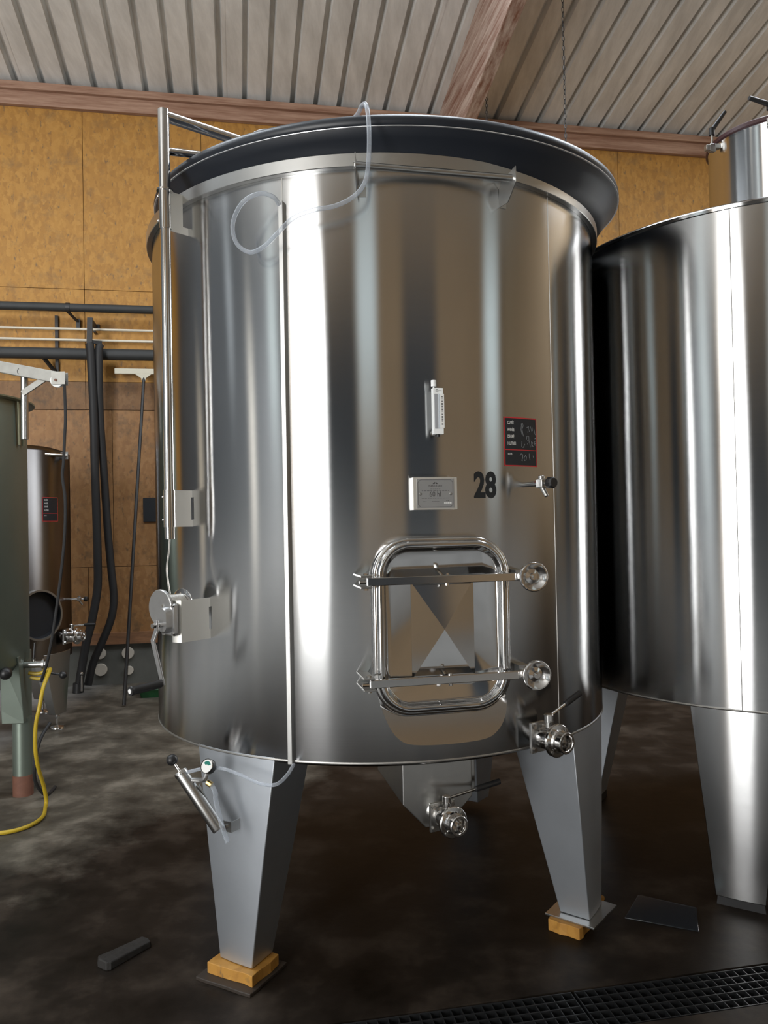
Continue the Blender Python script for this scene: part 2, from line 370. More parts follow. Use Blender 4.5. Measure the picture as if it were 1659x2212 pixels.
def text_geo(body, size, xs=1.0, bold=0.0, align='LEFT'):
    cu = bpy.data.curves.new('lettering', 'FONT'); cu.body = body; cu.size = size; cu.offset = bold; cu.resolution_u = 3
    cu.align_x = align
    o = bpy.data.objects.new('lettering', cu); COL.objects.link(o)
    bpy.context.view_layer.update()
    me = o.evaluated_get(bpy.context.evaluated_depsgraph_get()).to_mesh()
    vs = [(v.co.x * xs, v.co.y) for v in me.vertices]; fs = [tuple(p.vertices) for p in me.polygons]
    bpy.data.objects.remove(o); bpy.data.curves.remove(cu)
    return vs, fs
def on_shell(b, vs2, fs, th0, z0, R, off):       # flat lettering wrapped on the shell
    return b.add([PT(th0 + math.degrees(x / R), z0 + y, R + off) for x, y in vs2], fs)
def on_flat(b, vs2, fs, M, off):
    return b.add([(x, -off, y) for x, y in vs2], fs, M)
def stroke(pts, w):                              # flat stroke ribbon
    vs, fs = [], []
    for i, p in enumerate(pts):
        a, c = pts[max(i - 1, 0)], pts[min(i + 1, len(pts) - 1)]
        dx, dy = c[0] - a[0], c[1] - a[1]; l = math.hypot(dx, dy) or 1
        vs += [(p[0] - dy / l * w / 2, p[1] + dx / l * w / 2), (p[0] + dy / l * w / 2, p[1] - dx / l * w / 2)]
        if i: fs.append((2 * i - 2, 2 * i - 1, 2 * i + 1, 2 * i))
    return vs, fs

# ------------------------------------------------------------------ the hall
GR_V0, GR_V1, GR_D = 2.262, 2.468, 0.11
b = B()
def quad_uv(b, u0, u1, v0, v1, z): b.add([W(u0, v0, z), W(u1, v0, z), W(u1, v1, z), W(u0, v1, z)], [(0, 1, 2, 3)])
GU0, GU1 = -0.55, 3.9
quad_uv(b, LEFTU, RIGHTU, FRONTV, GR_V0, 0); quad_uv(b, LEFTU, RIGHTU, GR_V1, WALLV, 0)
quad_uv(b, LEFTU, GU0, GR_V0, GR_V1, 0); quad_uv(b, GU1, RIGHTU, GR_V0, GR_V1, 0)
quad_uv(b, GU0, GU1, GR_V0, GR_V1, -GR_D)
for v in (GR_V0, GR_V1): b.add([W(GU0, v, 0), W(GU1, v, 0), W(GU1, v, -GR_D), W(GU0, v, -GR_D)], [(0, 1, 2, 3)])
for u in (GU0, GU1): b.add([W(u, GR_V0, 0), W(u, GR_V1, 0), W(u, GR_V1, -GR_D), W(u, GR_V0, -GR_D)], [(0, 1, 2, 3)])
struct(b.obj('floor', 'concrete_floor', smooth=0))

# far wall: concrete plinth, plank, OSB boards, plate beam
b = B(); b.box(((LEFTU + RIGHTU) / 2, WALLV + 0.17, 3.1), (RIGHTU - LEFTU, 0.2, 6.2), HALL)
wall = struct(b.obj('wall_back', 'plinth_concrete', smooth=0))
b = B(); b.box(((LEFTU + RIGHTU) / 2, WALLV + 0.045, 0.205), (RIGHTU - LEFTU, 0.09, 0.41), HALL)
b.obj('plinth', 'plinth_concrete', wall, smooth=0)
c0 = -1.49 - 3 * 1.174
rows = [(0.52, 1.188), (1.188, 2.778), (2.778, 3.062), (3.062, 4.0), (4.0, 5.82)]
gap = 0.0025
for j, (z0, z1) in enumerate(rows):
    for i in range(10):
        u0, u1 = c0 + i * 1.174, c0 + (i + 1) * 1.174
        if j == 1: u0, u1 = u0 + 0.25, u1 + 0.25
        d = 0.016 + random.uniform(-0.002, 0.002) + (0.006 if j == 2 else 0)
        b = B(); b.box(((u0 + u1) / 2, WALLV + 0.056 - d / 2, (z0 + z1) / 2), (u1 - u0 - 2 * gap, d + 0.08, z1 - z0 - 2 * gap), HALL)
        b.obj('osb_board', ('osb_worn_shaded', 'osb_worn_shaded', 'osb_dirty', 'osb', 'osb')[j], wall, smooth=0)
for u0, u1 in ((LEFTU, c0 - 0.01), (c0 + 11.76 + 0.26, RIGHTU)):
    b = B(); b.box(((u0 + u1) / 2, WALLV + 0.02, 3.17), (u1 - u0, 0.05, 5.3), HALL); b.obj('osb_board', 'osb', wall, smooth=0)
b = B(); b.box((0, WALLV - 0.005, 0.465), (15, 0.07, 0.115), HALL); b.obj('skirting_plank', 'plank_wood', wall, smooth=0)
b = B(); b.box((0, 0, 0), (18, 0.06, 0.17)); o = b.obj('trim_1', 'beam_wood', smooth=0, bevel=0.006); o.matrix_world = HALL @ Matrix.Translation((0.5, WALLV - 0.02, 5.905)); struct(o)
b = B(); b.box((0, 0, 0), (18, 0.07, 0.075)); o = b.obj('trim_2', 'beam_wood', smooth=0, bevel=0.006); o.matrix_world = HALL @ Matrix.Translation((0.5, WALLV - 0.06, 5.995)); struct(o)

# other walls with their openings
def wall_with_openings(name, a0, a1, ztop, holes, place, mat):
    b = B(); xs = sorted(set([a0, a1] + [h[0] for h in holes] + [h[1] for h in holes]))
    for x0, x1 in zip(xs[:-1], xs[1:]):
        h = [q for q in holes if q[0] <= x0 + 1e-6 and q[1] >= x1 - 1e-6]
        zs = [(0, ztop)] if not h else [(0, h[0][2]), (h[0][3], ztop)]
        for z0, z1 in zs:
            if z1 - z0 > 1e-3: place(b, x0, x1, z0, z1)
    return struct(b.obj(name, mat, smooth=0))
wall_with_openings('wall_front', LEFTU, RIGHTU, 6.2, DOORS, lambda b, x0, x1, z0, z1: b.box(((x0 + x1) / 2, FRONTV - 0.06, (z0 + z1) / 2), (x1 - x0, 0.12, z1 - z0), HALL), 'board_wall')
wall_with_openings('wall_left', FRONTV, WALLV, 7.4, SLITS, lambda b, x0, x1, z0, z1: b.box((LEFTU - 0.06, (x0 + x1) / 2, (z0 + z1) / 2), (0.12, x1 - x0, z1 - z0), HALL), 'grey_wall')
wall_with_openings('wall_right', FRONTV, WALLV, 7.4, [], lambda b, x0, x1, z0, z1: b.box((RIGHTU + 0.06, (x0 + x1) / 2, (z0 + z1) / 2), (0.12, x1 - x0, z1 - z0), HALL), 'board_wall')
for n, (u0, u1) in enumerate(((-4.2, -1.85), (0.95, 2.85))):
    b = B(); b.box(((u0 + u1) / 2, FRONTV + 0.03, 2.1), (u1 - u0, 0.05, 4.2), HALL)
    for k in range(5): b.box((u0 + (u1 - u0) * k / 4, FRONTV + 0.065, 2.1), (0.05, 0.03, 4.2), HALL)
    struct(b.obj('door_%d' % (n + 1), 'grey_door', smooth=0))

# roof: trapezoid sheets where the photo sees them, plain roof with roof lights above the camera
roof = None
b = B()
def roof_quad(b, u0, u1, v0, v1, dz=0.0): b.add([W(u0, v0, roofz(v0) + dz), W(u1, v0, roofz(v0) + dz), W(u1, v1, roofz(v1) + dz), W(u0, v1, roofz(v1) + dz)], [(0, 1, 2, 3)])
us = [LEFTU] + [x for s in SKY for x in s] + [RIGHTU]
for k in range(len(us) - 1):
    if k % 2 == 0: roof_quad(b, us[k], us[k + 1], SKYV[0], SKYV[1])
roof_quad(b, LEFTU, RIGHTU, RIDGEV, SKYV[0]); roof_quad(b, LEFTU, RIGHTU, SKYV[1], 6.02)
roof_quad(b, LEFTU, RIGHTU, 6.0, WALLV + 0.2, 0.12)
b.add([W(LEFTU, FRONTV - .1, roofz(FRONTV)), W(RIGHTU, FRONTV - .1, roofz(FRONTV)), W(RIGHTU, RIDGEV, roofz(RIDGEV + .001)), W(LEFTU, RIDGEV, roofz(RIDGEV + .001))], [(0, 1, 2, 3)])
roof = struct(b.obj('ceiling', 'roof_sheet', smooth=0))
PITCHU = 0.25
prof = [(0.0, 0.0), (0.170, 0.0), (0.184, 0.075), (0.222, 0.075), (0.236, 0.0), (0.25, 0.0)]
def sheet_mesh():
    b = B(); pts = []
    for k in range(4): pts += [(k * PITCHU + x, z) for x, z in prof[:-1]]
    pts.append((1.0 + 0.02, 0.0))
    vs = []
    for v in (6.0, 7.15, WALLV + 0.1): vs += [(x, v, roofz(v) + z) for x, z in pts]
    n = len(pts); fs = [(r * n + i, r * n + i + 1, (r + 1) * n + i + 1, (r + 1) * n + i) for r in range(2) for i in range(n - 1)]
    return b.add(vs, fs)
first = None
for i in range(-5, 9):
    if first is None: o = sheet_mesh().obj('roof_sheet', 'roof_sheet', roof, smooth=0); first = o
    else: o = first.copy(); COL.objects.link(o)
    o.matrix_local = HALL @ Matrix.Translation((i * 1.0 - 0.06, 0, -0.002 * (i % 2)))
b = B(); h, w = 0.72, 0.13
vs = []
for v in (0.3, WALLV):
    vv = max(v, RIDGEV + .01)
    for x, dz in ((-w / 2, 0), (w / 2, 0), (w / 2, -h), (-w / 2, -h)): vs.append((x, vv, roofz(vv) + dz - 0.001))
b.add(vs, [(0, 1, 2, 3), (7, 6, 5, 4), (0, 4, 5, 1), (1, 5, 6, 2), (2, 6, 7, 3), (3, 7, 4, 0)])
o = b.obj('trim_3', 'rafter_wood', smooth=0, bevel=0.008); o.matrix_world = HALL @ Matrix.Translation((2.31, 0, 0)); struct(o)

# ------------------------------------------------------------------ shared tank fittings
def leg(parent, R, th, ztop, zbot, ha0=10.75, ha1=4.4, d0=0.285, d1=0.12, mat='leg_steel', name='leg'):
    b = B(); loops = []
    for z, ha, d in ((ztop, ha0, d0), ((ztop + zbot) / 2, (ha0 + ha1) / 2, (d0 + d1) / 2), (zbot, ha1, d1)):
        loops.append([PT(th + ha * k / 5, z, R) for k in range(-5, 6)] + [PT(th + ha, z, R - d), PT(th - ha, z, R - d)])
    b.loft(loops)
    lg = b.obj(name, mat, parent, smooth=25, bevel=0.003)
    return lg
def valve(parent, M, name='drain_valve', lever_dir=(0.12, -0.02, 0.05), s=1.0, plate=0.052):
    A = M @ Matrix.Scale(s, 4)
    b = B(); b.cyl((0, 0.06, 0), (0, -0.03, 0), 0.030, n=28, M=A)
    b.lathe([(0.034, 0.0), (0.040, 0.006), (0.040, 0.055), (0.036, 0.062)], 32, A @ Matrix.Translation((0, -0.012, 0)) @ Matrix.Rotation(pi / 2, 4, 'X'))
    b.cyl((0, -0.042, 0.036), (0, -0.042, 0.062), 0.012, n=20, M=A)
    v = b.obj(name, 'bright_steel', parent)
    b = B(); b.prism([(-plate, -plate), (plate, -plate), (plate, plate), (-plate, plate)], -0.012, 0.0, A); b.obj('square_flange', 'satin_steel', v, smooth=0, bevel=0.0015)
    for x in (-1, 1):
        for z in (-1, 1):
            b = B(); b.hexnut((x * plate * 0.76, -0.012, z * plate * 0.76), (0, -1, 0), 0.0085, 0.008, A); b.obj('bolt', 'bright_steel', v, smooth=0)
    b = B(); R90 = A @ Matrix.Translation((0, -0.074, 0)) @ Matrix.Rotation(pi / 2, 4, 'X')
    b.lathe([(0.024, -0.0), (0.054, 0.0), (0.056, 0.003), (0.056, 0.012), (0.053, 0.015), (0.040, 0.016), (0.0365, 0.022), (0.0365, 0.050), (0.034, 0.053), (0.027, 0.053), (0.024, 0.048), (0.022, 0.010)], 40, R90)
    b.cyl((0, -0.080, 0), (0, -0.084, 0), 0.022, n=24, M=A)
    b.obj('outlet', 'bright_steel', v)
    for k in range(4):
        a = rad(45 + 90 * k); b = B(); b.hexnut((0.047 * cos(a), -0.089, 0.047 * sin(a)), (0, -1, 0), 0.0055, 0.004, A); b.obj('bolt', 'satin_steel', v, smooth=0)
    b = B(); b.lathe([(0.0001, 0.028), (0.014, 0.028), (0.0165, 0.025), (0.0165, 0.002), (0.012, 0.0)], 24, A @ Matrix.Translation((0, -0.042, 0.055)))
    b.obj('valve_cap', 'bright_steel', v)
    d = Vector(lever_dir); st = Vector((0, -0.042, 0.073))
    b = B(); b.cyl(st, st + d * 0.72, 0.0055, n=12, M=A); b.obj('lever', 'bright_steel', v)
    b = B(); b.cyl(st + d * 0.62, st + d * 1.15, 0.011, n=16, M=A); b.obj('grip', 'black_plastic', v)
    return v
def sample_tap(parent, M, name='sample_tap', L=0.10):
    b = B(); b.cyl((0, 0.02, 0), (0, -L * 0.72, 0), 0.009, n=18, M=M)
    t = b.obj(name, 'bright_steel', parent)
    b = B(); b.box((0, -L * 0.85, 0), (0.024, 0.030, 0.030), M); b.cyl((0, -L * 0.85, 0.012), (0, -L * 0.85, 0.026), 0.011, n=16, M=M)
    b.cyl((0, -L * 0.85, -0.010), (0.004, -L * 1.05, -0.045), 0.009, 0.007, n=16, M=M); b.obj('tap_body', 'satin_steel', t, bevel=0.002)
    b = B(); b.cyl((0, -L, 0), (0, -L * 1.18, 0), 0.006, n=14, M=M); b.obj('stem', 'bright_steel', t)
    b = B(); b.lathe([(0.0001, 0.0), (0.017, 0.0), (0.020, 0.005), (0.020, 0.022), (0.016, 0.028), (0.0001, 0.028)], 10, M @ Matrix.Translation((0, -L * 1.16, 0)) @ Matrix.Rotation(pi / 2, 4, 'X')); b.obj('knob', 'black_plastic', t)
    return t
def record_sticker(parent, R, th, z, w, h, hand=True, name='record_sticker'):
    def rect(b, x0, x1, y0, y1, off, n=6):
        vs = []; fs = []
        for i in range(n + 1):
            x = x0 + (x1 - x0) * i / n; vs += [PT(th + math.degrees(x / R), z + y0, R + off), PT(th + math.degrees(x / R), z + y1, R + off)]
            if i: fs.append((2 * i - 2, 2 * i, 2 * i + 1, 2 * i - 1))
        b.add(vs, fs)
    b = B(); rect(b, -w / 2, w / 2, -h / 2, h / 2, 0.0007)
    s = b.obj(name, 'label_red', parent, smooth=60)
    e = w * 0.028
    zl = h * 0.5 - h * 0.665
    b = B(); rect(b, -w / 2 + e, w / 2 - e, zl + e * 0.35, h / 2 - e, 0.0011); rect(b, -w / 2 + e, w / 2 - e, -h / 2 + e, zl - e * 0.35, 0.0011); b.obj('slate_field', 'label_black', s, smooth=60)
    x0 = -w / 2 + w * 0.10
    for txt, yy, sz in (('CUVÉE', 0.385, 0.088), ('ANNÉE', 0.245, 0.088), ('DEGRÉ', 0.105, 0.088), ('H.LITRES', -0.035, 0.088), ('NOTES', -0.240, 0.055)):
        vs, fs = text_geo(txt, sz * h, 0.62, 0.012 * sz * h)
        b = B(); on_shell(b, [(x + x0, y + yy * h - 0.03 * h) for x, y in vs], fs, th, z, R, 0.0014)
        b.obj('printed_word', 'label_white', s, smooth=0)['kind'] = 'stuff'
    if hand:
        b = B(); X = lambda x: (x - 0.5) * w; Y = lambda y: (0.5 - y) * h
        for pl in ([(.52, .13), (.50, .25), (.53, .35)], [(.50, .14), (.55, .11), (.57, .17), (.53, .24), (.57, .38)], [(.68, .20), (.74, .17), (.71, .30)], [(.76, .28), (.80, .17), (.84, .27)], [(.85, .18), (.86, .26)], [(.91, .21), (.94, .32), (.97, .34)],
                   [(.52, .48), (.51, .60), (.56, .61), (.61, .54)], [(.66, .44), (.68, .37), (.74, .38), (.74, .45), (.69, .47)], [(.69, .54), (.75, .46), (.78, .60)], [(.82, .48), (.83, .59)], [(.82, .48), (.87, .51), (.83, .54), (.88, .59)], [(.97, .46), (.92, .48), (.93, .55), (.98, .55)], [(.92, .515), (.97, .51)], [(.93, .42), (.97, .40)],
                   [(.45, .78), (.49, .74), (.54, .76), (.53, .83), (.50, .88), (.53, .885)], [(.62, .78), (.57, .82), (.59, .88), (.64, .86), (.65, .80), (.61, .77)], [(.74, .73), (.74, .80), (.76, .86)], [(.86, .77), (.88, .81)]):
            vs, fs = stroke([(X(a), Y(c)) for a, c in pl], w * 0.014); on_shell(b, vs, fs, th, z, R, 0.0015)
        b.obj('chalk_writing', 'chalk', s, smooth=0)['kind'] = 'stuff'
    return s

# ------------------------------------------------------------------ the main tank
TX, TY, R = -0.03, 3.547, 0.97
ZB, ZT = 0.775, 2.80
T0 = 12.5
tank = tag(empty('wine_tank', (TX, TY, 0)), 'tall brushed stainless steel wine tank numbered 28 with open rim and square manway', 'tank')
b = B(); b.lathe([(R - 0.008, ZB + 0.01), (R - 0.0004, ZB), (R, ZB + 0.0015), (R, ZT - 0.002), (R - 0.006, ZT), (R - 0.006, ZB + 0.02)], 200)
b.obj('shell', 'shell_steel', tank, smooth=40)
b = B(); b.lathe([(0.0001, ZB + 0.03), (0.5, ZB + 0.01), (R - 0.07, ZB - 0.016), (R - 0.035, ZB - 0.016), (R - 0.012, ZB - 0.006), (R - 0.003, ZB + 0.004)], 120)
b.obj('tank_bottom', 'shell_steel', tank, smooth=60)
zt = [ZT - 0.046, ZT]
b = B(); b.lathe([(R + 0.0005, zt[0]), (R + 0.020, zt[0]), (R + 0.022, zt[0] + 0.002), (R + 0.022, zt[1] - 0.002), (R + 0.018, zt[1] + 0.001), (R - 0.004, zt[1] + 0.001)], 180)
b.obj('rim_band', 'satin_steel', tank, smooth=40)
b = B(); b.lathe([(R + 0.0002, ZB + 0.000), (R + 0.0025, ZB + 0.004), (R + 0.0002, ZB + 0.008)], 160); b.obj('bottom_weld', 'weld_steel', tank, smooth=60)
for th in (42.0, -17.7): 
    b = B(); b.tube([PT(th, ZB + 0.01, R), PT(th, ZT - 0.05, R)], 0.0016, 6, 1); b.obj('weld_seam', 'weld_steel', tank)
for th in (-32.2, 57.8, 147.8, -122.2):
    leg(tank, R + 0.0005, th, ZB + 0.012, 0.052)
# cable channel
b = B(); M = FR(-17.7, 0, R)
b.prism([(-0.0085, 0.772), (0.0085, 0.772), (0.0085, 2.665), (-0.0085, 2.665)], 0.004, -0.017, M)
b.obj('cable_channel', 'satin_steel', tank, smooth=0, bevel=0.0015)
# front rail
rl, rr = PT(-2.2, 2.735, R + 0.072), PT(27.7, 2.735, R + 0.072)
b = B(); b.cyl(rl - (rr - rl) * 0.01, rr + (rr - rl) * 0.01, 0.0115, n=24); rail = b.obj('front_rail', 'satin_steel', tank)
for th in (-2.2, 27.7):
    b = B(); M = FR(th, 2.735, R)
    P = [(0.002, -0.075), (-0.002, -0.010), (-0.030, 0.018), (-0.062, 0.022), (-0.096, 0.032), (-0.098, -0.022), (-0.050, -0.075)]
    for x in (-0.0015, 0.0015): pass
    b.loft([[(-0.0015, y, z) for y, z in P], [(0.0015, y, z) for y, z in P]], M=M)
    b.prism([(0.0, -0.075), (0.028, -0.075), (0.028, -0.035), (0.0, -0.035)], -0.003, 0.002, M)
    b.obj('rail_bracket', 'satin_steel', rail, smooth=0)
    b = B(); b.hexnut((0.0015 if th > 0 else -0.0015, -0.072, 0), (1 if th > 0 else -1, 0, 0), 0.009, 0.005, M); b.obj('bolt', 'bright_steel', rail, smooth=0)

# manway
MZ, MW, MH = 1.231, 0.470, 0.582
M = FR(T0 + 0.1, MZ, R)
def rloops(b, prof, w, h, rc, M, c0, c1):
    L = []
    for ins, off in prof:
        L.append([(x, -off, z) for x, z in rrect(w - 2 * ins, h - 2 * ins, max(rc - ins, 0.01), 9)])
    b.loft(L, c0, c1, M)
b = B(); rloops(b, [(0.004, -0.05), (0.004, 0.016), (0.0, 0.020), (0.0, 0.028), (0.005, 0.033), (0.012, 0.033), (0.015, 0.028)], MW, MH, 0.125, M, False, False)
mw = b.obj('manway', 'bright_steel', tank, smooth=50)
b = B(); rloops(b, [(0.013, 0.024), (0.010, 0.036), (0.012, 0.044), (0.020, 0.050), (0.030, 0.050), (0.037, 0.043), (0.041, 0.030), (0.047, 0.026)], MW, MH, 0.125, M, False, True)
b.obj('manway_door', 'door_steel', mw, smooth=50)
b = B(); pw, ph, pz = 0.108, 0.160, -0.012
b.add([(-pw, -0.0262, pz - ph), (pw, -0.0262, pz - ph), (pw, -0.0262, pz + ph), (-pw, -0.0262, pz + ph), (0, -0.046, pz)], [(0, 1, 4), (1, 2, 4), (2, 3, 4), (3, 0, 4)], M)
b.obj('door_pressing', 'door_steel', mw, smooth=0)
for zz, dx in ((1.386 - MZ, 0.0), (1.062 - MZ, 0.004)):
    b = B(); b.bar((-0.262 + dx, -0.074, zz), (0.250 + dx, -0.074, zz), 0.016, 0.026, M=M); clampb = b.obj('clamp_bar', 'bright_steel', mw, smooth=0, bevel=0.002)
    b = B()
    for s in (-1, 1): b.prism([(-0.285 + dx, zz + s * 0.018 - 0.003), (-0.248 + dx, zz + s * 0.018 - 0.003), (-0.248 + dx, zz + s * 0.018 + 0.003), (-0.285 + dx, zz + s * 0.018 + 0.003)], -0.088, 0.045, M)
    b.obj('hinge_lug', 'satin_steel', mw, smooth=0, bevel=0.001)
    b = B(); b.hexnut((-0.266 + dx, -0.074, zz + 0.021), (0, 0, 1), 0.008, 0.006, M); b.hexnut((-0.266 + dx, -0.074, zz - 0.021), (0, 0, -1), 0.008, 0.006, M); b.cyl((-0.268 + dx, -0.086, zz), (-0.290 + dx, -0.086, zz), 0.006, n=8, M=M); b.obj('hinge_pin', 'bright_steel', mw, smooth=0)
    b = B(); b.hexnut((0.004 + dx, -0.076, zz + 0.013), (0, 0, 1), 0.0065, 0.007, M); b.hexnut((0.004 + dx, -0.076, zz - 0.013), (0, 0, -1), 0.0065, 0.007, M); b.cyl((0.004 + dx, -0.074, zz), (0.004 + dx, -0.03, zz), 0.008, n=12, M=M); b.obj('pivot_bolt', 'bright_steel', mw, smooth=30)
    b = B()
    for s in (-1, 1): b.prism([(0.246 + dx, zz + s * 0.011 - 0.003), (0.300 + dx, zz + s * 0.011 - 0.003), (0.300 + dx, zz + s * 0.011 + 0.003), (0.246 + dx, zz + s * 0.011 + 0.003)], -0.082, -0.064, M)
    b.cyl((0.290 + dx, 0.03, zz), (0.290 + dx, -0.09, zz), 0.007, n=14, M=M)
    b.prism([(0.270 + dx, zz - 0.016), (0.306 + dx, zz - 0.016), (0.306 + dx, zz + 0.016), (0.270 + dx, zz + 0.016)], 0.0, 0.06, M)
    b.obj('clamp_fork', 'satin_steel', mw, smooth=30)
    Mw = M @ Matrix.Translation((0.292 + dx, -0.083, zz)) @ Matrix.Rotation(pi / 2, 4, 'X')
    b = B(); b.lathe([(0.0001, 0.030), (0.006, 0.030), (0.006, 0.022), (0.011, 0.022), (0.012, 0.012), (0.024, 0.008), (0.037, 0.018), (0.043, 0.026), (0.0465, 0.026), (0.0495, 0.022), (0.0495, 0.014), (0.046, 0.009), (0.036, 0.004), (0.020, 0.0), (0.0001, 0.0)], 40, Mw); b.obj('handwheel', 'bright_steel', mw, smooth=50)
# apron below the manway
b = B(); L = []
out = []
n = 26
for k in range(n + 1):                     # outline of the lip, left to right
    a = k / n
    out.append(a)
rowsA = 7; vs = []; fs = []
def lip(a):                                # a 0..1 along the U-shaped free edge -> (x,z)
    pts = [(-0.222, 1.045), (-0.214, 0.985), (-0.196, 0.925), (-0.168, 0.880), (-0.120, 0.858), (0.0, 0.852), (0.120, 0.858), (0.170, 0.878), (0.204, 0.915), (0.222, 0.965), (0.226, 1.045)]
    f = a * (len(pts) - 1); i = min(int(f), len(pts) - 2); t = f - i
    g = lambda q: pts[min(max(q, 0), len(pts) - 1)]
    p0, p1, p2, p3 = g(i - 1), g(i), g(i + 1), g(i + 2)
    return [0.5 * (2 * p1[c] + (p2[c] - p0[c]) * t + (2 * p0[c] - 5 * p1[c] + 4 * p2[c] - p3[c]) * t * t + (3 * p1[c] - p0[c] - 3 * p2[c] + p3[c]) * t ** 3) for c in (0, 1)]
NA = 40
for side in (0, 1):
    for j in range(rowsA + 1):
        t = j / rowsA
        for k in range(NA + 1):
            x1, z1 = lip(k / NA)
            x0, z0 = x1 * 0.86, 1.03
            x = x0 + (x1 - x0) * t; z = z0 + (z1 - z0) * t
            depth = 1.045 - z
            y = -(-0.028 + depth * 0.50) - side * 0.003
            vs.append((x, y, z))
m = NA + 1; S = (rowsA + 1) * m
for side in (0, 1):
    for j in range(rowsA):
        for k in range(NA): fs.append((side * S + j * m + k, side * S + j * m + k + 1, side * S + (j + 1) * m + k + 1, side * S + (j + 1) * m + k))
for k in range(NA): fs.append((rowsA * m + k, rowsA * m + k + 1, S + rowsA * m + k + 1, S + rowsA * m + k))
b.add(vs, fs, FR(T0 + 0.1, 0, R)); b.obj('pouring_lip', 'door_steel', tank, smooth=40)

# level gauge
M = FR(12.1, 1.936, R + 0.045)
b = B(); b.prism([(-0.0175, -0.076), (0.0175, -0.076), (0.0175, 0.076), (-0.0175, 0.076)], -0.010, 0.012, M); g = b.obj('level_gauge', 'white_plastic', tank, smooth=0, bevel=0.0015)
b = B(); b.prism([(-0.0130, -0.058), (-0.003, -0.058), (-0.003, 0.056), (-0.0130, 0.056)], -0.0115, -0.009, M); b.obj('gauge_window', 'grey_scale', g, smooth=0)
b = B(); b.cyl((0.001, -0.012, -0.058), (0.001, -0.012, 0.056), 0.0022, n=10, M=M); b.obj('gauge_tube', 'clear_tube', g)
b = B(); b.prism([(0.005, -0.056), (0.019, -0.056), (0.019, 0.056), (0.005, 0.056)], -0.0135, -0.009, M); b.obj('scale_strip', 'label_white', g, smooth=0)
b = B()
for k in range(9):
    zc = 0.044 - k * 0.0108
    for dz in (-0.0022, 0.0022):
        b.prism([(0.0095, zc + dz - 0.0013), (0.0150, zc + dz - 0.0013), (0.0150, zc + dz + 0.0013), (0.0095, zc + dz + 0.0013)], -0.0138, -0.0134, M)
b.lathe([(0.0034, 0), (0.0052, 0)], 6, M @ Matrix.Translation((-0.004, -0.0104, 0.066)) @ Matrix.Rotation(pi / 2, 4, 'X'))
b.prism([(0.0015, 0.0655), (0.012, 0.0655), (0.012, 0.0675), (0.0015, 0.0675)], -0.0106, -0.010, M)
b.obj('scale_marks', 'plaque_ink', g, smooth=0)
b = B(); b.cyl((0, 0.05, -0.066), (0, 0.0, -0.066), 0.011, n=16, M=M); b.lathe([(0.014, 0), (0.014, 0.008), (0.011, 0.010)], 20, M @ Matrix.Translation((0, 0.02, -0.066)) @ Matrix.Rotation(pi / 2, 4, 'X')); b.obj('gauge_socket', 'bright_steel', g)
b = B(); b.cyl((-0.012, 0.0, 0.082), (-0.012, 0.0, 0.102), 0.0088, n=16, M=M); b.cyl((-0.012, 0.0, 0.07), (-0.012, 0.0, 0.083), 0.003, n=10, M=M); b.obj('gauge_cap', 'white_plastic', g)
b = B(); b.cyl((0.0, 0.0, -0.076), (0.0, 0.0, -0.084), 0.006, n=12, M=M); b.obj('gauge_plug', 'black_plastic', g)

# name plate on its bracket
M = FR(11.35, 1.666, R + 0.045)
b = B(); hw, hh = 0.0735, 0.0530
b.prism([(-hw, -hh), (hw, -hh), (hw, hh), (-hw, hh)], -0.001, 0.001, M)
for s in (-1, 1): b.prism([(s * hw - 0.001, -hh), (s * hw + 0.001, -hh), (s * hw + 0.001, hh), (s * hw - 0.001, hh)], 0.0, 0.055, M)
np_ = b.obj('name_plate', 'plate_steel', tank, smooth=0)
b = B(); b.prism([(x, z) for x, z in [(-0.063, -0.048), (0.063, -0.048), (0.063, 0.048), (-0.063, 0.048)]], -0.0028, -0.001, M); b.obj('engraved_plate', 'plaque_metal', np_, smooth=0)
b = B(); OFF = 0.0031
cz = 0.008
ring = [(-0.059 + cz, 0.0445), (0.059 - cz, 0.0445), (0.059, 0.0445 - cz), (0.059, -0.0445 + cz), (0.059 - cz, -0.0445), (-0.059 + cz, -0.0445), (-0.059, -0.0445 + cz), (-0.059, 0.0445 - cz), (-0.059 + cz, 0.0445)]
for p, q in zip(ring[:-1], ring[1:]): on_flat(b, *stroke([p, q], 0.0010), M, OFF)
b.add([(-0.010, -OFF, 0.031), (-0.002, -OFF, 0.0375), (0.000, -OFF, 0.0345), (0.002, -OFF, 0.0375), (0.008, -OFF, 0.031), (0.003, -OFF, 0.031), (-0.0005, -OFF, 0.0335), (-0.003, -OFF, 0.031)], [(0, 1, 6, 7), (1, 2, 6), (2, 3, 4, 5, 6)], M)
on_flat(b, *(lambda t: ([(x, y + 0.0215) for x, y in t[0]], t[1]))(text_geo('MANGEARD', 0.0088, 0.95, 0.0, 'CENTER')), M, OFF)
on_flat(b, *(lambda t: ([(x - 0.001, y - 0.0105) for x, y in t[0]], t[1]))(text_geo('60 hl', 0.025, 0.80, 0.0, 'CENTER')), M, OFF)
def dashes(x0, x1, y, seg, th_=0.0012):
    x = x0; k = 0
    while x < x1:
        l = seg * (0.6 + 0.8 * random.random()); on_flat(b, *stroke([(x, y), (min(x + l, x1), y)], th_), M, OFF); x += l + seg * 0.35
dashes(-0.017, 0.017, 0.0145, 0.005, 0.0008); dashes(-0.046, 0.046, 0.0085, 0.007); dashes(-0.047, 0.047, -0.0155, 0.006); dashes(-0.042, -0.031, -0.0265, 0.005); dashes(-0.013, 0.014, -0.0265, 0.006); dashes(0.036, 0.046, -0.0245, 0.005)
b.obj('engraving', 'plaque_ink', np_, smooth=0)
b = B()
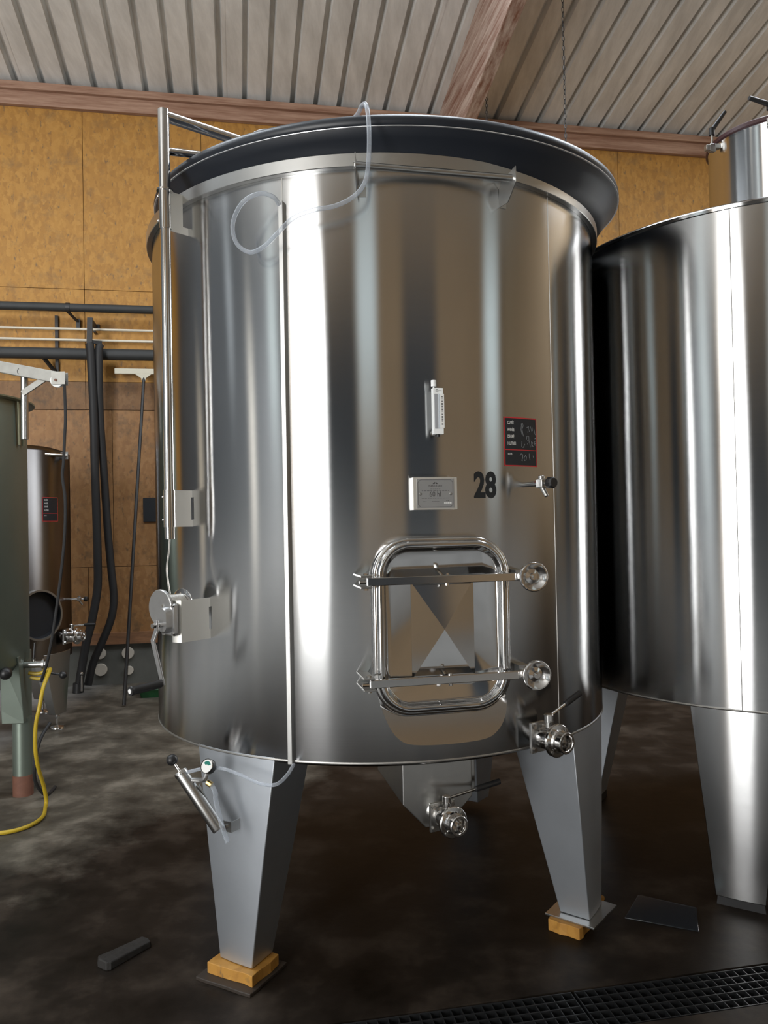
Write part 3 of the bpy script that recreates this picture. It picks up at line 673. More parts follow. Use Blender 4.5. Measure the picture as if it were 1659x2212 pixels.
for k in range(4): b.prism([(0.029 + k * 0.0066, -0.034), (0.0335 + k * 0.0066, -0.034), (0.0335 + k * 0.0066, -0.029), (0.029 + k * 0.0066, -0.029)], -0.0034, -0.0028, M)
b.obj('white_marks', 'label_white', np_, smooth=0)
for s in (-1, 1):
    b = B(); b.lathe([(0.0001, 0.003), (0.003, 0.0028), (0.0052, 0.0)], 16, M @ Matrix.Translation((s * 0.0515, -0.0028, -0.0015)) @ Matrix.Rotation(pi / 2, 4, 'X')); b.obj('rivet', 'weld_steel', np_)

# number, sticker, taps and valves
vs, fs = text_geo('28', 0.132, 0.62, 0.0048, 'CENTER')
ys = [y for x, y in vs]; xsx = [x for x, y in vs]
y0, y1 = min(ys), max(ys); x0, x1 = min(xsx), max(xsx)
vs = [((x - (x0 + x1) / 2) * 0.088 / (x1 - x0), (y - (y0 + y1) / 2) * 0.093 / (y1 - y0)) for x, y in vs]
b = B(); on_shell(b, vs, fs, 22.9, 1.696, R, 0.0008); b.obj('number_28', 'vinyl_black', tank, smooth=0, label='black vinyl number 28')
record_sticker(tank, R, 32.1, 1.847, 0.152, 0.172)
sample_tap(tank, FR(32.5, 1.697, R), L=0.105)
valve(tank, FR(34.0, 0.822, R + 0.028), 'side_valve', lever_dir=(0.150, 0.012, 0.048))
# sump and bottom valve
M = FR(T0 + 0.3, 0, 0.885)
b = B(); hw = 0.124
P = [(-hw, 0.77), (hw, 0.77), (hw, 0.622), (hw - 0.03, 0.590), (0.01, 0.528), (-0.045, 0.528), (-hw, 0.612)]
b.prism(P, 0.0, 0.40, M); b.prism([(hw + 0.0, 0.77), (hw + 0.022, 0.77), (hw + 0.022, 0.63), (hw, 0.63)], 0.03, 0.05, M)
b.obj('drain_sump', 'satin_steel', tank, smooth=0, bevel=0.003)
Mv = M @ Matrix.Translation((0.0, -0.035, 0.580)) @ Matrix.Rotation(rad(14), 4, 'Z')
b = B(); b.cyl((0, 0.10, 0), (0, 0.0, 0), 0.032, n=24, M=Mv); b.obj('drain_neck', 'bright_steel', tank)
valve(tank, Mv, 'bottom_valve', lever_dir=(0.215, 0.02, 0.012), s=0.92)

# lifting jib
px, py = -0.765 - TX, 2.775 - TY
jl = empty('lifting_jib', (0, 0, 0), tank)
b = B(); b.cyl((px, py, 1.53), (px, py, 2.785), 0.0185, n=28); b.obj('jib_sleeve', 'bright_steel', jl)
b = B(); b.cyl((px, py, 2.78), (px, py, 3.072), 0.0205, n=28); b.lathe([(0.0206, 0), (0.029, 0), (0.029, 0.006), (0.0206, 0.006)], 28, Matrix.Translation((px, py, 2.778))); b.obj('jib_post', 'bright_steel', jl)
dirn = Vector((0.07 - px, 0.0 - py, 0)).normalized()
P0 = Vector((px, py, 3.052)); P1 = P0 + dirn * 1.06 + Vector((0, 0, 0.045))
b = B(); b.cyl(P0, P1, 0.020, n=24); b.obj('jib_arm', 'bright_steel', jl)
b = B(); b.cyl((px, py, 2.925), Vector((px, py, 2.925)) + dirn * 0.55 + Vector((0, 0, 0.115)), 0.014, n=20); b.obj('jib_strut', 'bright_steel', jl)
b = B(); b.lathe([(0.012, 0.012), (0.035, 0.012), (0.030, 0), (0.035, -0.012), (0.012, -0.012)], 28, Matrix.Translation(P1) @ Matrix.Rotation(pi / 2, 4, Vector((dirn.x, dirn.y, 0)))); b.obj('pulley', 'galvanised', jl)
th_p = -43.7
for zc, hh, foot in ((2.714, 0.072, 0.022), (1.639, 0.066, 0.006)):
    M = FR(th_p, zc, R)
    b = B()
    Lp = [(0.0, -hh), (-0.07, -hh), (-0.07, hh), (0.0, hh), (0.0, hh * 0.62), (-foot, hh * 0.62), (-foot, -hh * 0.62), (0.0, -hh * 0.62)]
    b.loft([[(-0.0025, y, z) for y, z in Lp], [(0.0, y, z) for y, z in Lp]], M=M)
    b.prism([(-0.026, -hh), (0.0, -hh), (0.0, hh), (-0.026, hh)], -0.0725, -0.070, M)
    b.obj('jib_bracket', 'plate_steel', jl, smooth=0)
    b = B(); b.cyl((px, py, zc - hh), (px, py, zc + hh), 0.0215, n=28); b.obj('bracket_collar', 'bright_steel', jl)
    for s in (-1, 1):
        b = B(); b.hexnut((-0.012, -0.0725, s * hh * 0.7), (0, -1, 0), 0.0065, 0.007, M); b.cyl((-0.012, -0.07, s * hh * 0.7), (-0.012, -0.088, s * hh * 0.7), 0.0032, n=10, M=M); b.obj('bolt', 'bright_steel', jl, smooth=0)
        b = B(); b.sphere((px - 0.0225, py - 0.004, zc + s * hh * 0.62), 0.0045, 10); b.obj('rivet', 'bright_steel', jl)
PW0 = PT(-38.0, 1.334, 1.082) + Vector((cos(rad(-38)), sin(rad(-38)), 0)) * -0.080
b = B(); rope = [Vector((px + 0.001, py - 0.002, 1.60)), Vector((px - 0.002, py - 0.004, 1.50)), Vector((px - 0.012, py - 0.004, 1.42)), PW0]
b.tube(rope, 0.0032, 8, 4); b.obj('winch_rope', 'wire_rope', jl)

# winch
wn = empty('hand_winch', (0, 0, 0), tank)
thw = -38.0; M = FR(thw, 1.246, R); hh = 0.0725
b = B()
Lp = [(0.0, -hh), (-0.125, -hh), (-0.125, hh), (0.0, hh), (0.0, hh * 0.55), (-0.006, hh * 0.55), (-0.006, -hh * 0.55), (0.0, -hh * 0.55)]
b.loft([[(-0.003, y, z) for y, z in Lp], [(0.0, y, z) for y, z in Lp]], M=M)
b.obj('winch_plate', 'plate_steel', wn, smooth=0)
b = B(); b.loft([[(x, y, z) for x, y in ((-0.0, -0.118), (-0.002, -0.126), (-0.012, -0.133), (-0.038, -0.136), (-0.038, -0.133), (-0.014, -0.130), (-0.005, -0.124), (-0.003, -0.118))] for z in (-hh, hh)], M=M); b.obj('plate_flange', 'plate_steel', wn, smooth=40)
# the drum axis stands out from the tank along the plate; gear disc, gear case and crank at its outer end
nW = PT(thw, 0, 1.0); tW = FR(thw, 0, 1).to_3x3() @ Vector((1, 0, 0))
def PW(a_, r, z): return PT(thw, z, r) + tW * a_
def axis_frame(a_, r, z):                     # z of the frame = outward, x = up
    x_ = Vector((0, 0, 1)); y_ = nW.cross(x_); o_ = PW(a_, r, z)
    return Matrix(((x_.x, y_.x, nW.x, o_.x), (x_.y, y_.y, nW.y, o_.y), (x_.z, y_.z, nW.z, o_.z), (0, 0, 0, 1)))
Q = axis_frame(-0.075, 1.030, 1.292)
b = B(); b.lathe([(0.0001, 0.0), (0.058, 0.0), (0.061, 0.002), (0.061, 0.005), (0.058, 0.007), (0.036, 0.009), (0.036, 0.085), (0.0001, 0.085)], 48, Q); b.obj('drum', 'bright_steel', wn)
b = B()
for k in range(14): b.tube([Q @ Vector((0.041 * cos(a * pi / 14), 0.041 * sin(a * pi / 14), 0.013 + k * 0.0052)) for a in range(28)], 0.0031, 6, 1, closed=True)
o = b.obj('rope_coil', 'wire_rope', wn, smooth=60); o['kind'] = 'stuff'
b = B(); b.lathe([(0.0001, 0.088), (0.062, 0.088), (0.0645, 0.090), (0.0645, 0.098), (0.062, 0.100), (0.0001, 0.100)], 56, Q); b.obj('gear_disc', 'cast_aluminium', wn)
def RB(b, w, h, rc, z0, z1, M_): b.loft([[(x, y, z0) for x, y in rrect(w, h, rc, 6)], [(x, y, z1 - 0.006) for x, y in rrect(w, h, rc, 6)], [(x * 0.90, y * 0.92, z1) for x, y in rrect(w, h, rc, 6)]], True, True, M_)
G = axis_frame(-0.030, 1.112, 1.254)
b = B(); RB(b, 0.112, 0.066, 0.012, 0.0, 0.014, G); RB(b, 0.088, 0.050, 0.024, 0.012, 0.042, G); b.obj('gear_case', 'cast_aluminium', wn, smooth=40)
for s_ in (-1, 1):
    for t_ in (-1, 1):
        b = B(); b.hexnut((s_ * 0.048, t_ * 0.026, 0.013), (0, 0, 1), 0.0055, 0.008, G); b.obj('bolt', 'bright_steel', wn, smooth=0)
b = B(); b.cyl((-0.014, 0, 0.04), (-0.014, 0, 0.082), 0.008, n=16, M=G); b.hexnut((-0.014, 0, 0.070), (0, 0, 1), 0.0095, 0.009, G); b.obj('crank_shaft', 'bright_steel', wn, smooth=30)
a0, a1, a2, a3 = PW(-0.030, 1.178, 1.258), PW(-0.030, 1.176, 1.226), PW(-0.032, 1.190, 1.190), PW(-0.026, 1.158, 1.043)
b = B()
for p, q in ((a0, a1), (a1, a2 + (a2 - a1) * 0.06), (a2, a3 + (a3 - a2) * 0.05)): b.bar(p, q, 0.018, 0.007, upv=nW)
b.obj('crank_arm', 'cast_aluminium', wn, smooth=0, bevel=0.0015)
g0 = a3 + nW * 0.003; g1 = PW(-0.026, 1.285, 1.038)
gd = (g1 - g0).normalized(); gl = (g1 - g0).length
Gq = Matrix.Translation(g0) @ gd.to_track_quat('Z', 'Y').to_matrix().to_4x4()
b = B(); b.lathe([(0.0001, 0.004), (0.013, 0.004), (0.0145, 0.012), (0.0145, gl - 0.012), (0.0165, gl - 0.004), (0.015, gl), (0.0001, gl)], 24, Gq); b.obj('crank_grip', 'black_plastic', wn)
b = B(); b.lathe([(0.0001, gl + 0.002), (0.008, gl + 0.002), (0.008, gl - 0.001)], 20, Gq); b.obj('grip_cap', 'label_white', wn)

# pressure pump on the leg
pm = empty('hand_pump', (0, 0, 0), tank)
D3 = Vector((TX, TY, 0))
A0 = Vector((-0.718, 2.690, 0.728)) - D3; A1 = Vector((-0.577, 2.640, 0.548)) - D3
pd = (A1 - A0).normalized()
b = B(); Q = Matrix.Translation(A0) @ pd.to_track_quat('Z', 'Y').to_matrix().to_4x4(); pl = (A1 - A0).length
b.lathe([(0.0001, 0), (0.020, 0), (0.022, 0.002), (0.022, pl - 0.004), (0.020, pl), (0.0001, pl)], 32, Q); b.obj('pump_barrel', 'satin_steel', pm)
b = B(); b.lathe([(0.0001, -0.003), (0.0225, -0.003), (0.0235, 0.0), (0.0235, 0.010), (0.022, 0.011)], 32, Q); b.obj('pump_cap', 'bright_steel', pm)
b = B(); b.cyl(A0 + pd * 0.01, A0 - pd * 0.045, 0.004, n=12); b.obj('pump_rod', 'bright_steel', pm)
b = B(); b.sphere(A0 - pd * 0.052, 0.0195, 20); b.obj('ball_knob', 'black_plastic', pm)
e0 = A0 + pd * 0.035
ga = Vector((-0.612, 2.635, 0.764)) - D3
b = B(); b.tube([e0, e0 + Vector((0.03, -0.008, 0.005)), ga + Vector((-0.012, 0.0, -0.045)), ga + Vector((0, 0, -0.02))], 0.0085, 12, 3); b.obj('gauge_pipe', 'cast_aluminium', pm)
b = B(); b.cyl(ga + Vector((0.0, -0.006, -0.052)), ga + Vector((0.016, -0.012, -0.060)), 0.010, n=12); b.cyl(ga + Vector((0.001, 0, -0.03)), ga + Vector((0, 0, -0.018)), 0.007, n=6); b.obj('brass_valve', 'brass', pm)
gn = Vector((-0.38, -0.80, 0.42)).normalized()
Q2 = Matrix.Translation(ga) @ gn.to_track_quat('Z', 'Y').to_matrix().to_4x4()
b = B(); b.lathe([(0.0001, -0.020), (0.022, -0.020), (0.0245, -0.014), (0.0245, 0.004), (0.023, 0.006), (0.0215, 0.004)], 32, Q2); b.obj('pressure_gauge', 'black_plastic', pm)
b = B(); b.lathe([(0.0001, 0.0042), (0.0216, 0.0042)], 32, Q2); b.obj('gauge_dial', 'label_white', pm)
b = B(); b.lathe([(0.005, 0.0046), (0.016, 0.0046)], 10, Q2, 20, 150); b.obj('dial_sector', 'dial_green', pm)
b = B(); b.lathe([(0.0215, 0.004), (0.0235, 0.0065), (0.0248, 0.003)], 32, Q2); b.obj('gauge_bezel', 'bright_steel', pm)
b = B(); k0 = Vector((-0.522, 2.700, 0.530)) - D3
Mb = FR(-31.0, 0.545, R)
b.prism([(-0.028, -0.020), (0.010, -0.020), (0.010, 0.016), (-0.028, 0.016)], -0.046, -0.043, Mb); b.loft([[(0.010, y, z) for y, z in ((0.0, -0.02), (-0.046, -0.02), (-0.046, 0.016), (0.0, 0.016))], [(0.013, y, z) for y, z in ((0.0, -0.02), (-0.046, -0.02), (-0.046, 0.016), (0.0, 0.016))]], M=Mb)
b.bar(Mb @ Vector((-0.026, -0.048, 0.0)), A0 + pd * 0.06 + Vector((0.03, -0.004, 0.01)), 0.016, 0.002); b.obj('pump_bracket', 'satin_steel', pm, smooth=0)
b = B(); b.hexnut((-0.010, -0.046, -0.002), (0, -1, 0), 0.008, 0.006, Mb); b.obj('bolt', 'bright_steel', pm, smooth=0)
l0 = Vector((-0.581, 2.615, 0.634)) - D3; l1 = Vector((-0.538, 2.585, 0.527)) - D3
b = B(); b.tube([ga + Vector((0.014, -0.01, -0.058)), ga + Vector((0.03, -0.02, -0.085)), l0 + Vector((0.0, 0, 0.02)), l0 + (l1 - l0) * 0.5, l1], 0.008, 12, 4); b.obj('pump_spout', 'clear_tube', pm)
pt = [(-0.691, 2.68, 0.731), (-0.631, 2.662, 0.748), (-0.564, 2.643, 0.753), (-0.495, 2.605, 0.742), (-0.426, 2.564, 0.727), (-0.37, 2.543, 0.728), (-0.335, 2.563, 0.751), (-0.318, 2.611, 0.772)]
b = B(); b.tube([Vector(p) - D3 for p in pt], 0.006, 12, 5); b.obj('pump_tube', 'clear_tube', pm)

# ------------------------------------------------------------------ floating lid and its air hose
lid = tag(empty('tank_lid', (0.035, 3.525, 2.918)), 'round navy blue floating lid hung over the rim of tank 28', 'lid')
lid.rotation_euler = (math.atan(0.052), 0.0, 0)
RL = 1.015
b = B(); b.lathe([(0.0001, -0.17), (0.5, -0.16), (0.86, -0.135), (0.925, -0.11), (0.955, -0.07), (0.985, -0.025), (RL - 0.006, -0.003), (RL - 0.006, 0.004), (0.9, 0.01)], 160); b.obj('lid_underside', 'navy_lid', lid, smooth=60)
b = B(); b.lathe([(0.9, 0.012), (RL - 0.006, 0.003), (RL - 0.001, 0.010), (RL + 0.001, 0.020), (RL - 0.003, 0.032), (RL - 0.014, 0.042), (RL - 0.04, 0.048), (0.85, 0.052), (0.5, 0.085), (0.0001, 0.10)], 160); b.obj('lid_cover', 'navy_tube', lid, smooth=60)
b = B(); b.lathe([(RL - 0.006, -0.0008), (RL + 0.0005, -0.001), (RL + 0.001, 0.001), (RL - 0.006, 0.002)], 160); b.obj('lid_edge', 'lid_ring', lid, smooth=60)
hp = [(-0.335, 2.61, 2.655), (-0.349, 2.578, 2.667), (-0.393, 2.562, 2.672), (-0.451, 2.574, 2.648), (-0.49, 2.603, 2.591), (-0.48, 2.609, 2.526), (-0.433, 2.599, 2.49), (-0.38, 2.575, 2.502), (-0.331, 2.535, 2.529), (-0.276, 2.520, 2.572), (-0.207, 2.515, 2.595), (-0.138, 2.510, 2.605), (-0.077, 2.498, 2.63), (-0.041, 2.477, 2.665), (-0.028, 2.467, 2.726), (-0.024, 2.455, 2.82), (-0.030, 2.470, 2.905), (-0.045, 2.515, 2.935), (-0.075, 2.575, 2.925), (-0.16, 2.66, 2.935), (-0.30, 2.72, 2.955), (-0.42, 2.77, 2.985), (-0.50, 2.82, 2.955), (-0.56, 2.90, 2.950)]
b = B(); b.tube(hp, 0.0072, 14, 6); tag(b.obj('air_hose', 'clear_tube'), 'looped clear plastic hose hanging over the navy lid', 'hose')

# ------------------------------------------------------------------ pads under the legs
LB = TX + (R - 0.04) * sin(rad(-32.2)), TY - (R - 0.04) * cos(rad(-32.2))
def slab(name, cx, cy, z0, z1, w, d, rot, mat, label, cat, jag=0.004, bevel=0.002):
    b = B(); n = 5; P = []
    for k in range(4):
        q = [(-w / 2, -d / 2), (w / 2, -d / 2), (w / 2, d / 2), (-w / 2, d / 2)]; p0, p1 = q[k], q[(k + 1) % 4]
        for i in range(n): t = i / n; P.append((p0[0] + (p1[0] - p0[0]) * t + random.uniform(-jag, jag), p0[1] + (p1[1] - p0[1]) * t + random.uniform(-jag, jag)))
    b.loft([[(x, y, 0.0) for x, y in P], [(x, y, z1 - z0) for x, y in P]])
    o = b.obj(name, mat, smooth=0, bevel=bevel); o.location = (cx, cy, z0); o.rotation_euler = (0, 0, rad(rot))
    return tag(o, label, cat)
slab('base_board', LB[0] - 0.005, LB[1] + 0.00, 0.0, 0.012, 0.235, 0.215, -28, 'dark_board', 'thin dark board on the floor under the left leg of tank 28', 'board', 0.002)
slab('packing_block', LB[0] + 0.003, LB[1] + 0.005, 0.012, 0.050, 0.195, 0.155, -29, 'osb_block', 'yellow chipboard pad between the left tank leg and a dark board', 'packing')
RBx, RBy = TX + (R - 0.06) * sin(rad(57.8)), TY - (R - 0.06) * cos(rad(57.8))
slab('packing_block', RBx - 0.05, RBy - 0.045, 0.0, 0.044, 0.135, 0.13, 52, 'osb_block', 'thick yellow chipboard offcut propping the right leg of tank 28', 'packing')
slab('metal_plate', RBx, RBy, 0.044, 0.051, 0.22, 0.20, 52, 'satin_steel', 'thin steel plate between the right tank leg and a yellow offcut', 'plate', 0.0015, 0.001)

# ------------------------------------------------------------------ right-hand tank
T2X, T2Y, R2 = 1.90, 3.94, 0.955
t2 = tag(empty('wine_tank', (T2X, T2Y, 0)), 'stainless steel wine tank with a chimney on top, cut off at the right', 'tank')
Z2B, Z2T = 0.792, 2.833
b = B(); b.lathe([(R2 - 0.012, Z2B - 0.004), (R2, Z2B), (R2, Z2T - 0.022), (R2 + 0.006, Z2T - 0.020), (R2 + 0.008, Z2T - 0.008), (R2 + 0.002, Z2T), (R2 - 0.02, Z2T + 0.006)], 200); b.obj('shell', 'shell_steel', t2, smooth=40)
b = B(); b.lathe([(0.28, Z2T + 0.12), (0.6, Z2T + 0.06), (R2 - 0.02, Z2T + 0.005)], 120); b.obj('tank_roof', 'satin_steel', t2, smooth=60)
b = B(); b.lathe([(0.0001, Z2B + 0.03), (0.5, Z2B + 0.01), (R2 - 0.06, Z2B - 0.014), (R2 - 0.012, Z2B - 0.004)], 120); b.obj('tank_bottom', 'shell_steel', t2, smooth=60)
b = B(); b.lathe([(R2, Z2B - 0.003), (R2 + 0.003, Z2B + 0.002), (R2, Z2B + 0.007)], 160); b.obj('bottom_weld', 'weld_steel', t2, smooth=60)
b = B(); b.tube([PT(-30.5, Z2B, R2), PT(-30.5, Z2T - 0.02, R2)], 0.002, 6, 1); b.obj('weld_seam', 'weld_steel', t2)
for th in (-32.0, 58.0, 148.0, -122.0):
    leg(t2, R2 + 0.0005, th, Z2B + 0.010, 0.035, ha1=5.6, mat='shell_steel' if th == -32.0 else 'leg_steel')
    b = B(); b.loft([[PT(th + s * a, z, r) for s, r in ((-1, R2 - 0.005), (1, R2 - 0.005), (1, R2 - 0.12), (-1, R2 - 0.12))] for z, a in ((0.0, 5.5), (0.036, 5.2))]); b.obj('rubber_foot', 'black_rubber', t2, smooth=0)
CHX, CHY, CHR = 0.115, 0.0, 0.30
C = Matrix.Translation((CHX, CHY, 0))
b = B(); b.lathe([(CHR, Z2T + 0.02), (CHR, 3.44), (CHR + 0.004, 3.45), (CHR - 0.006, 3.452)], 90, C); ch = b.obj('chimney', 'shell_steel', t2, smooth=50)
b = B(); b.lathe([(CHR + 0.005, 3.450), (CHR + 0.013, 3.456), (CHR + 0.013, 3.472), (CHR + 0.004, 3.480), (0.2, 3.484), (0.0001, 3.50)], 90, C); b.obj('chimney_lid', 'gasket_red', ch, smooth=40)
for th, hd in ((-80.0, Vector((0.07, 0.0, 0.095))), (-28.0, Vector((-0.115, -0.04, 0.012)))):
    M = C @ FR(th, 3.425, CHR)
    b = B(); b.prism([(-0.012, -0.020), (0.012, -0.020), (0.012, 0.020), (-0.012, 0.020)], -0.052, -0.022, M); b.box((0, -0.012, 0.008), (0.030, 0.024, 0.022), M); b.box((0, -0.062, -0.002), (0.026, 0.022, 0.026), M); b.obj('clamp_block', 'satin_steel', ch, smooth=0, bevel=0.002)
    p0 = M @ Vector((0, -0.036, 0.015)); p1 = p0 + Vector((0, 0, 0.055))
    b = B(); b.cyl(p0, p1, 0.007, n=12); b.obj('clamp_stud', 'bright_steel', ch)
    b = B(); b.cyl(p1 - Vector((0, 0, 0.006)), p1 + Vector((0, 0, 0.030)), 0.014, n=14); b.cyl(p1 + Vector((0, 0, 0.018)), p1 + Vector((0, 0, 0.018)) + hd, 0.0125, 0.0095, n=12); b.obj('clamp_lever', 'black_plastic', ch)

# ------------------------------------------------------------------ old green tank at the left edge
OX, OY, RO = -2.72, 4.55, 0.58
t3 = tag(empty('old_tank', (OX, OY, 0)), 'old dull green painted tank on pipe legs at the left edge', 'tank')
b = B(); b.lathe([(0.05, 0.66), (RO - 0.15, 0.70), (RO - 0.03, 0.76), (RO, 0.80), (RO, 2.325), (RO - 0.01, 2.33)], 100); b.obj('shell', 'green_tank_paint', t3, smooth=50)
b = B(); b.lathe([(RO - 0.01, 2.325), (RO + 0.045, 2.330), (RO + 0.046, 2.338), (RO - 0.01, 2.345), (0.3, 2.40), (0.0001, 2.42)], 100); b.obj('tank_top', 'green_tank_rim', t3, smooth=40)
for th in (101, -19, -139):
    c = PT(th, 0, RO - 0.03)
    b = B(); b.loft([[PT(th + s * a, z, r) for s, r in ((-1, RO + 0.01), (1, RO + 0.01), (1, RO - d), (-1, RO - d))] for z, a, d in ((0.84, 15, 0.10), (0.52, 10, 0.12), (0.44, 9, 0.12))]); b.obj('leg_gusset', 'green_tank_paint', t3, smooth=0, bevel=0.004)
    b = B(); b.cyl((c.x, c.y, 0.12), (c.x, c.y, 0.46), 0.056, n=28); lg = b.obj('leg', 'green_tank_paint', t3)
    b = B(); b.cyl((c.x, c.y, 0.0), (c.x, c.y, 0.122), 0.0575, n=28); b.obj('leg_foot', 'rusty_paint', lg)
for th in (88.5, 93.5):
    b = B(); b.tube([PT(th, 2.325, RO + 0.014), PT(th + 0.6, 2.20, RO + 0.014), PT(th + 1.2, 2.07, RO + 0.012)], 0.008, 10, 3); b.obj('post_stay', 'green_tank_rim', t3)
b = B(); b.sphere(PT(76, 0.765, RO), 0.036, 18); b.obj('black_plug', 'black_plastic', t3)
# its davit
dv = empty('davit', (0, 0, 0), t3); D4 = Vector((OX, OY, 0))
q0 = Vector((-2.70, 4.42, 2.615)) - D4; q1 = Vector((-1.775, 4.28, 2.408)) - D4
b = B(); b.bar(q0, q1, 0.045, 0.062); b.obj('davit_beam', 'galvanised', dv, smooth=0, bevel=0.003)
b = B(); b.cyl(Vector((-1.995, 4.33, 2.08)) - D4, Vector((-1.993, 4.33, 2.44)) - D4, 0.020, n=20); b.obj('davit_post', 'satin_steel', dv)
b = B(); b.bar(Vector((-1.99, 4.30, 2.33)) - D4, Vector((-1.86, 4.29, 2.41)) - D4, 0.012, 0.032); b.obj('davit_brace', 'galvanised', dv, smooth=0)
b = B(); pc = Vector((-1.785, 4.275, 2.392)) - D4; b.lathe([(0.006, 0.012), (0.036, 0.012), (0.030, 0.0), (0.036, -0.012), (0.006, -0.012)], 28, Matrix.Translation(pc) @ Matrix.Rotation(pi / 2, 4, 'X')); b.obj('pulley', 'white_plastic', dv)
b = B()
for y in (-0.020, 0.020): b.box((pc.x + 0.012, pc.y + y, pc.z + 0.012), (0.075, 0.004, 0.070))
b.obj('pulley_cheek', 'galvanised', dv, smooth=0)
b = B(); b.hexnut(pc + Vector((0, -0.022, 0)), (0, -1, 0), 0.008, 0.006); b.obj('bolt', 'rusty_paint', dv, smooth=0)
M = Matrix.Translation(Vector((-1.995, 4.292, 2.452)) - D4)
b = B()
for s in (-1, 1): b.lathe([(0.009, 0), (0.012, 0)], 16, M @ Matrix.Translation((s * 0.009, 0, 0)) @ Matrix.Rotation(pi / 2, 4, 'X') @ Matrix.Scale(1.4, 4, (0, 1, 0)))
b.obj('stamped_mark', 'plaque_ink', dv, smooth=0)
rp = [(-1.748, 4.275, 2.39), (-1.742, 4.27, 2.20), (-1.745, 4.262, 2.075), (-1.750, 4.255, 1.936), (-1.755, 4.25, 1.86), (-1.741, 4.25, 1.721), (-1.752, 4.25, 1.481), (-1.802, 4.25, 1.103), (-1.848, 4.25, 0.864), (-1.90, 4.28, 0.74)]
b = B(); b.tube([Vector(p) - D4 for p in rp], 0.0085, 8, 4); b.obj('davit_cable', 'black_rubber', dv)
# its outlet valve and hoses
ov = FR(97, 0.775, RO)
b = B(); b.cyl((0, 0.03, 0), (0, -0.12, 0), 0.020, n=18, M=ov); b.cyl((0, -0.05, 0.0), (0, -0.05, 0.035), 0.010, n=12, M=ov); b.lathe([(0.024, 0), (0.032, 0), (0.032, 0.012), (0.024, 0.012)], 24, ov @ Matrix.Translation((0, -0.10, 0)) @ Matrix.Rotation(pi / 2, 4, 'X')); vv = b.obj('outlet_valve', 'satin_steel', t3)
b = B(); b.bar((0, -0.05, 0.03), (0.01, -0.055, 0.13), 0.022, 0.010, upv=(0, 1, 0), M=ov); b.obj('lever', 'black_plastic', vv, smooth=0, bevel=0.003)
b = B(); b.cyl((0.02, -0.10, -0.05), (0.05, -0.19, -0.075), 0.007, n=10, M=ov); b.sphere((0.055, -0.20, -0.078), 0.024, 16, ov); b.obj('ball_knob', 'black_plastic', vv)
b = B(); b.tube([ov @ Vector(p) for p in ((0.0, -0.02, -0.05), (0, -0.08, -0.055), (0.0, -0.13, -0.03))], 0.011, 10, 3); b.tube([ov @ Vector(p) for p in ((0.0, -0.03, -0.075), (0, -0.09, -0.085), (0.0, -0.12, -0.04))], 0.011, 10, 3); b.obj('yellow_band', 'yellow_hose', vv)
yp = [(-1.965, 4.55, 0.760), (-1.925, 4.45, 0.765), (-1.905, 4.32, 0.70), (-1.912, 4.285, 0.60), (-1.931, 4.28, 0.502), (-1.940, 4.29, 0.376), (-1.940, 4.32, 0.263), (-1.945, 4.40, 0.13), (-1.945, 4.43, 0.04), (-1.937, 4.40, 0.013), (-1.890, 4.262, 0.0125), (-1.896, 4.146, 0.0125), (-1.954, 4.063, 0.0125), (-2.05, 4.03, 0.0125), (-2.25, 4.0, 0.0125), (-2.6, 3.8, 0.0125)]
b = B(); b.tube(yp, 0.0105, 12, 5); tag(b.obj('garden_hose', 'yellow_hose'), 'yellow hose hanging from the old green tank and curling on the floor', 'hose')
b = B(); b.tube([(-2.00, 4.62, 0.43), (-2.015, 4.52, 0.36), (-2.025, 4.47, 0.24), (-2.035, 4.50, 0.12), (-2.02, 4.60, 0.013), (-2.03, 4.75, 0.011)], 0.010, 10, 5); tag(b.obj('thin_cable', 'black_rubber'), 'thin black cable hanging beside the rusty pipe leg', 'cable')

# ------------------------------------------------------------------ small steel tank behind it
KX, KY, RK = -3.08, 6.30, 0.50
t4 = tag(empty('wine_tank', (KX, KY, 0)), 'small dark stainless tank by the board wall behind the green tank', 'tank')
b = B(); b.lathe([(RK - 0.01, 0.545), (RK, 0.55), (RK, 2.19), (RK - 0.02, 2.21), (RK - 0.12, 2.24), (0.0001, 2.27)], 100); b.obj('shell', 'back_tank_steel', t4, smooth=50)
b = B(); b.lathe([(0.0001, 0.52), (RK - 0.01, 0.547)], 60); b.obj('tank_bottom', 'back_tank_steel', t4)
for th in (78, -12, -102, 168):
    b = B(); leg(t4, RK + 0.001, th, 0.60, 0.115, 20, 8, 0.16, 0.07, 'satin_steel')
    c = PT(th, 0, RK - 0.035)
    b = B(); b.cyl((c.x, c.y, 0.015), (c.x, c.y, 0.12), 0.010, n=12); b.hexnut((c.x, c.y, 0.075), (0, 0, 1), 0.018, 0.02); b.lathe([(0.0001, 0.022), (0.02, 0.020), (0.055, 0.012), (0.058, 0.0), (0.0001, 0.0)], 28, Matrix.Translation((c.x, c.y, 0))); b.obj('adjusting_foot', 'bright_steel', t4)
b = B(); b.cyl(PT(20, 2.165, RK + 0.07), PT(82, 2.165, RK + 0.05), 0.014, n=16); rl = b.obj('front_rail', 'bright_steel', t4)
b = B(); b.bar(PT(82, 2.165, RK), PT(82, 2.165, RK + 0.065), 0.004, 0.06); b.obj('rail_bracket', 'satin_steel', rl, smooth=0)
record_sticker(t4, RK, 67.5, 1.733, 0.155, 0.19, hand=False)
sample_tap(t4, FR(88, 1.01, RK), L=0.13)
valve(t4, FR(82, 0.722, RK + 0.03), 'side_valve', lever_dir=(0.02, -0.14, 0.005), s=1.15)
M = FR(50, 0.925, RK)
b = B(); Rx = M @ Matrix.Rotation(pi / 2, 4, 'X') @ Matrix.Scale(1.12, 4, (0, 1, 0))
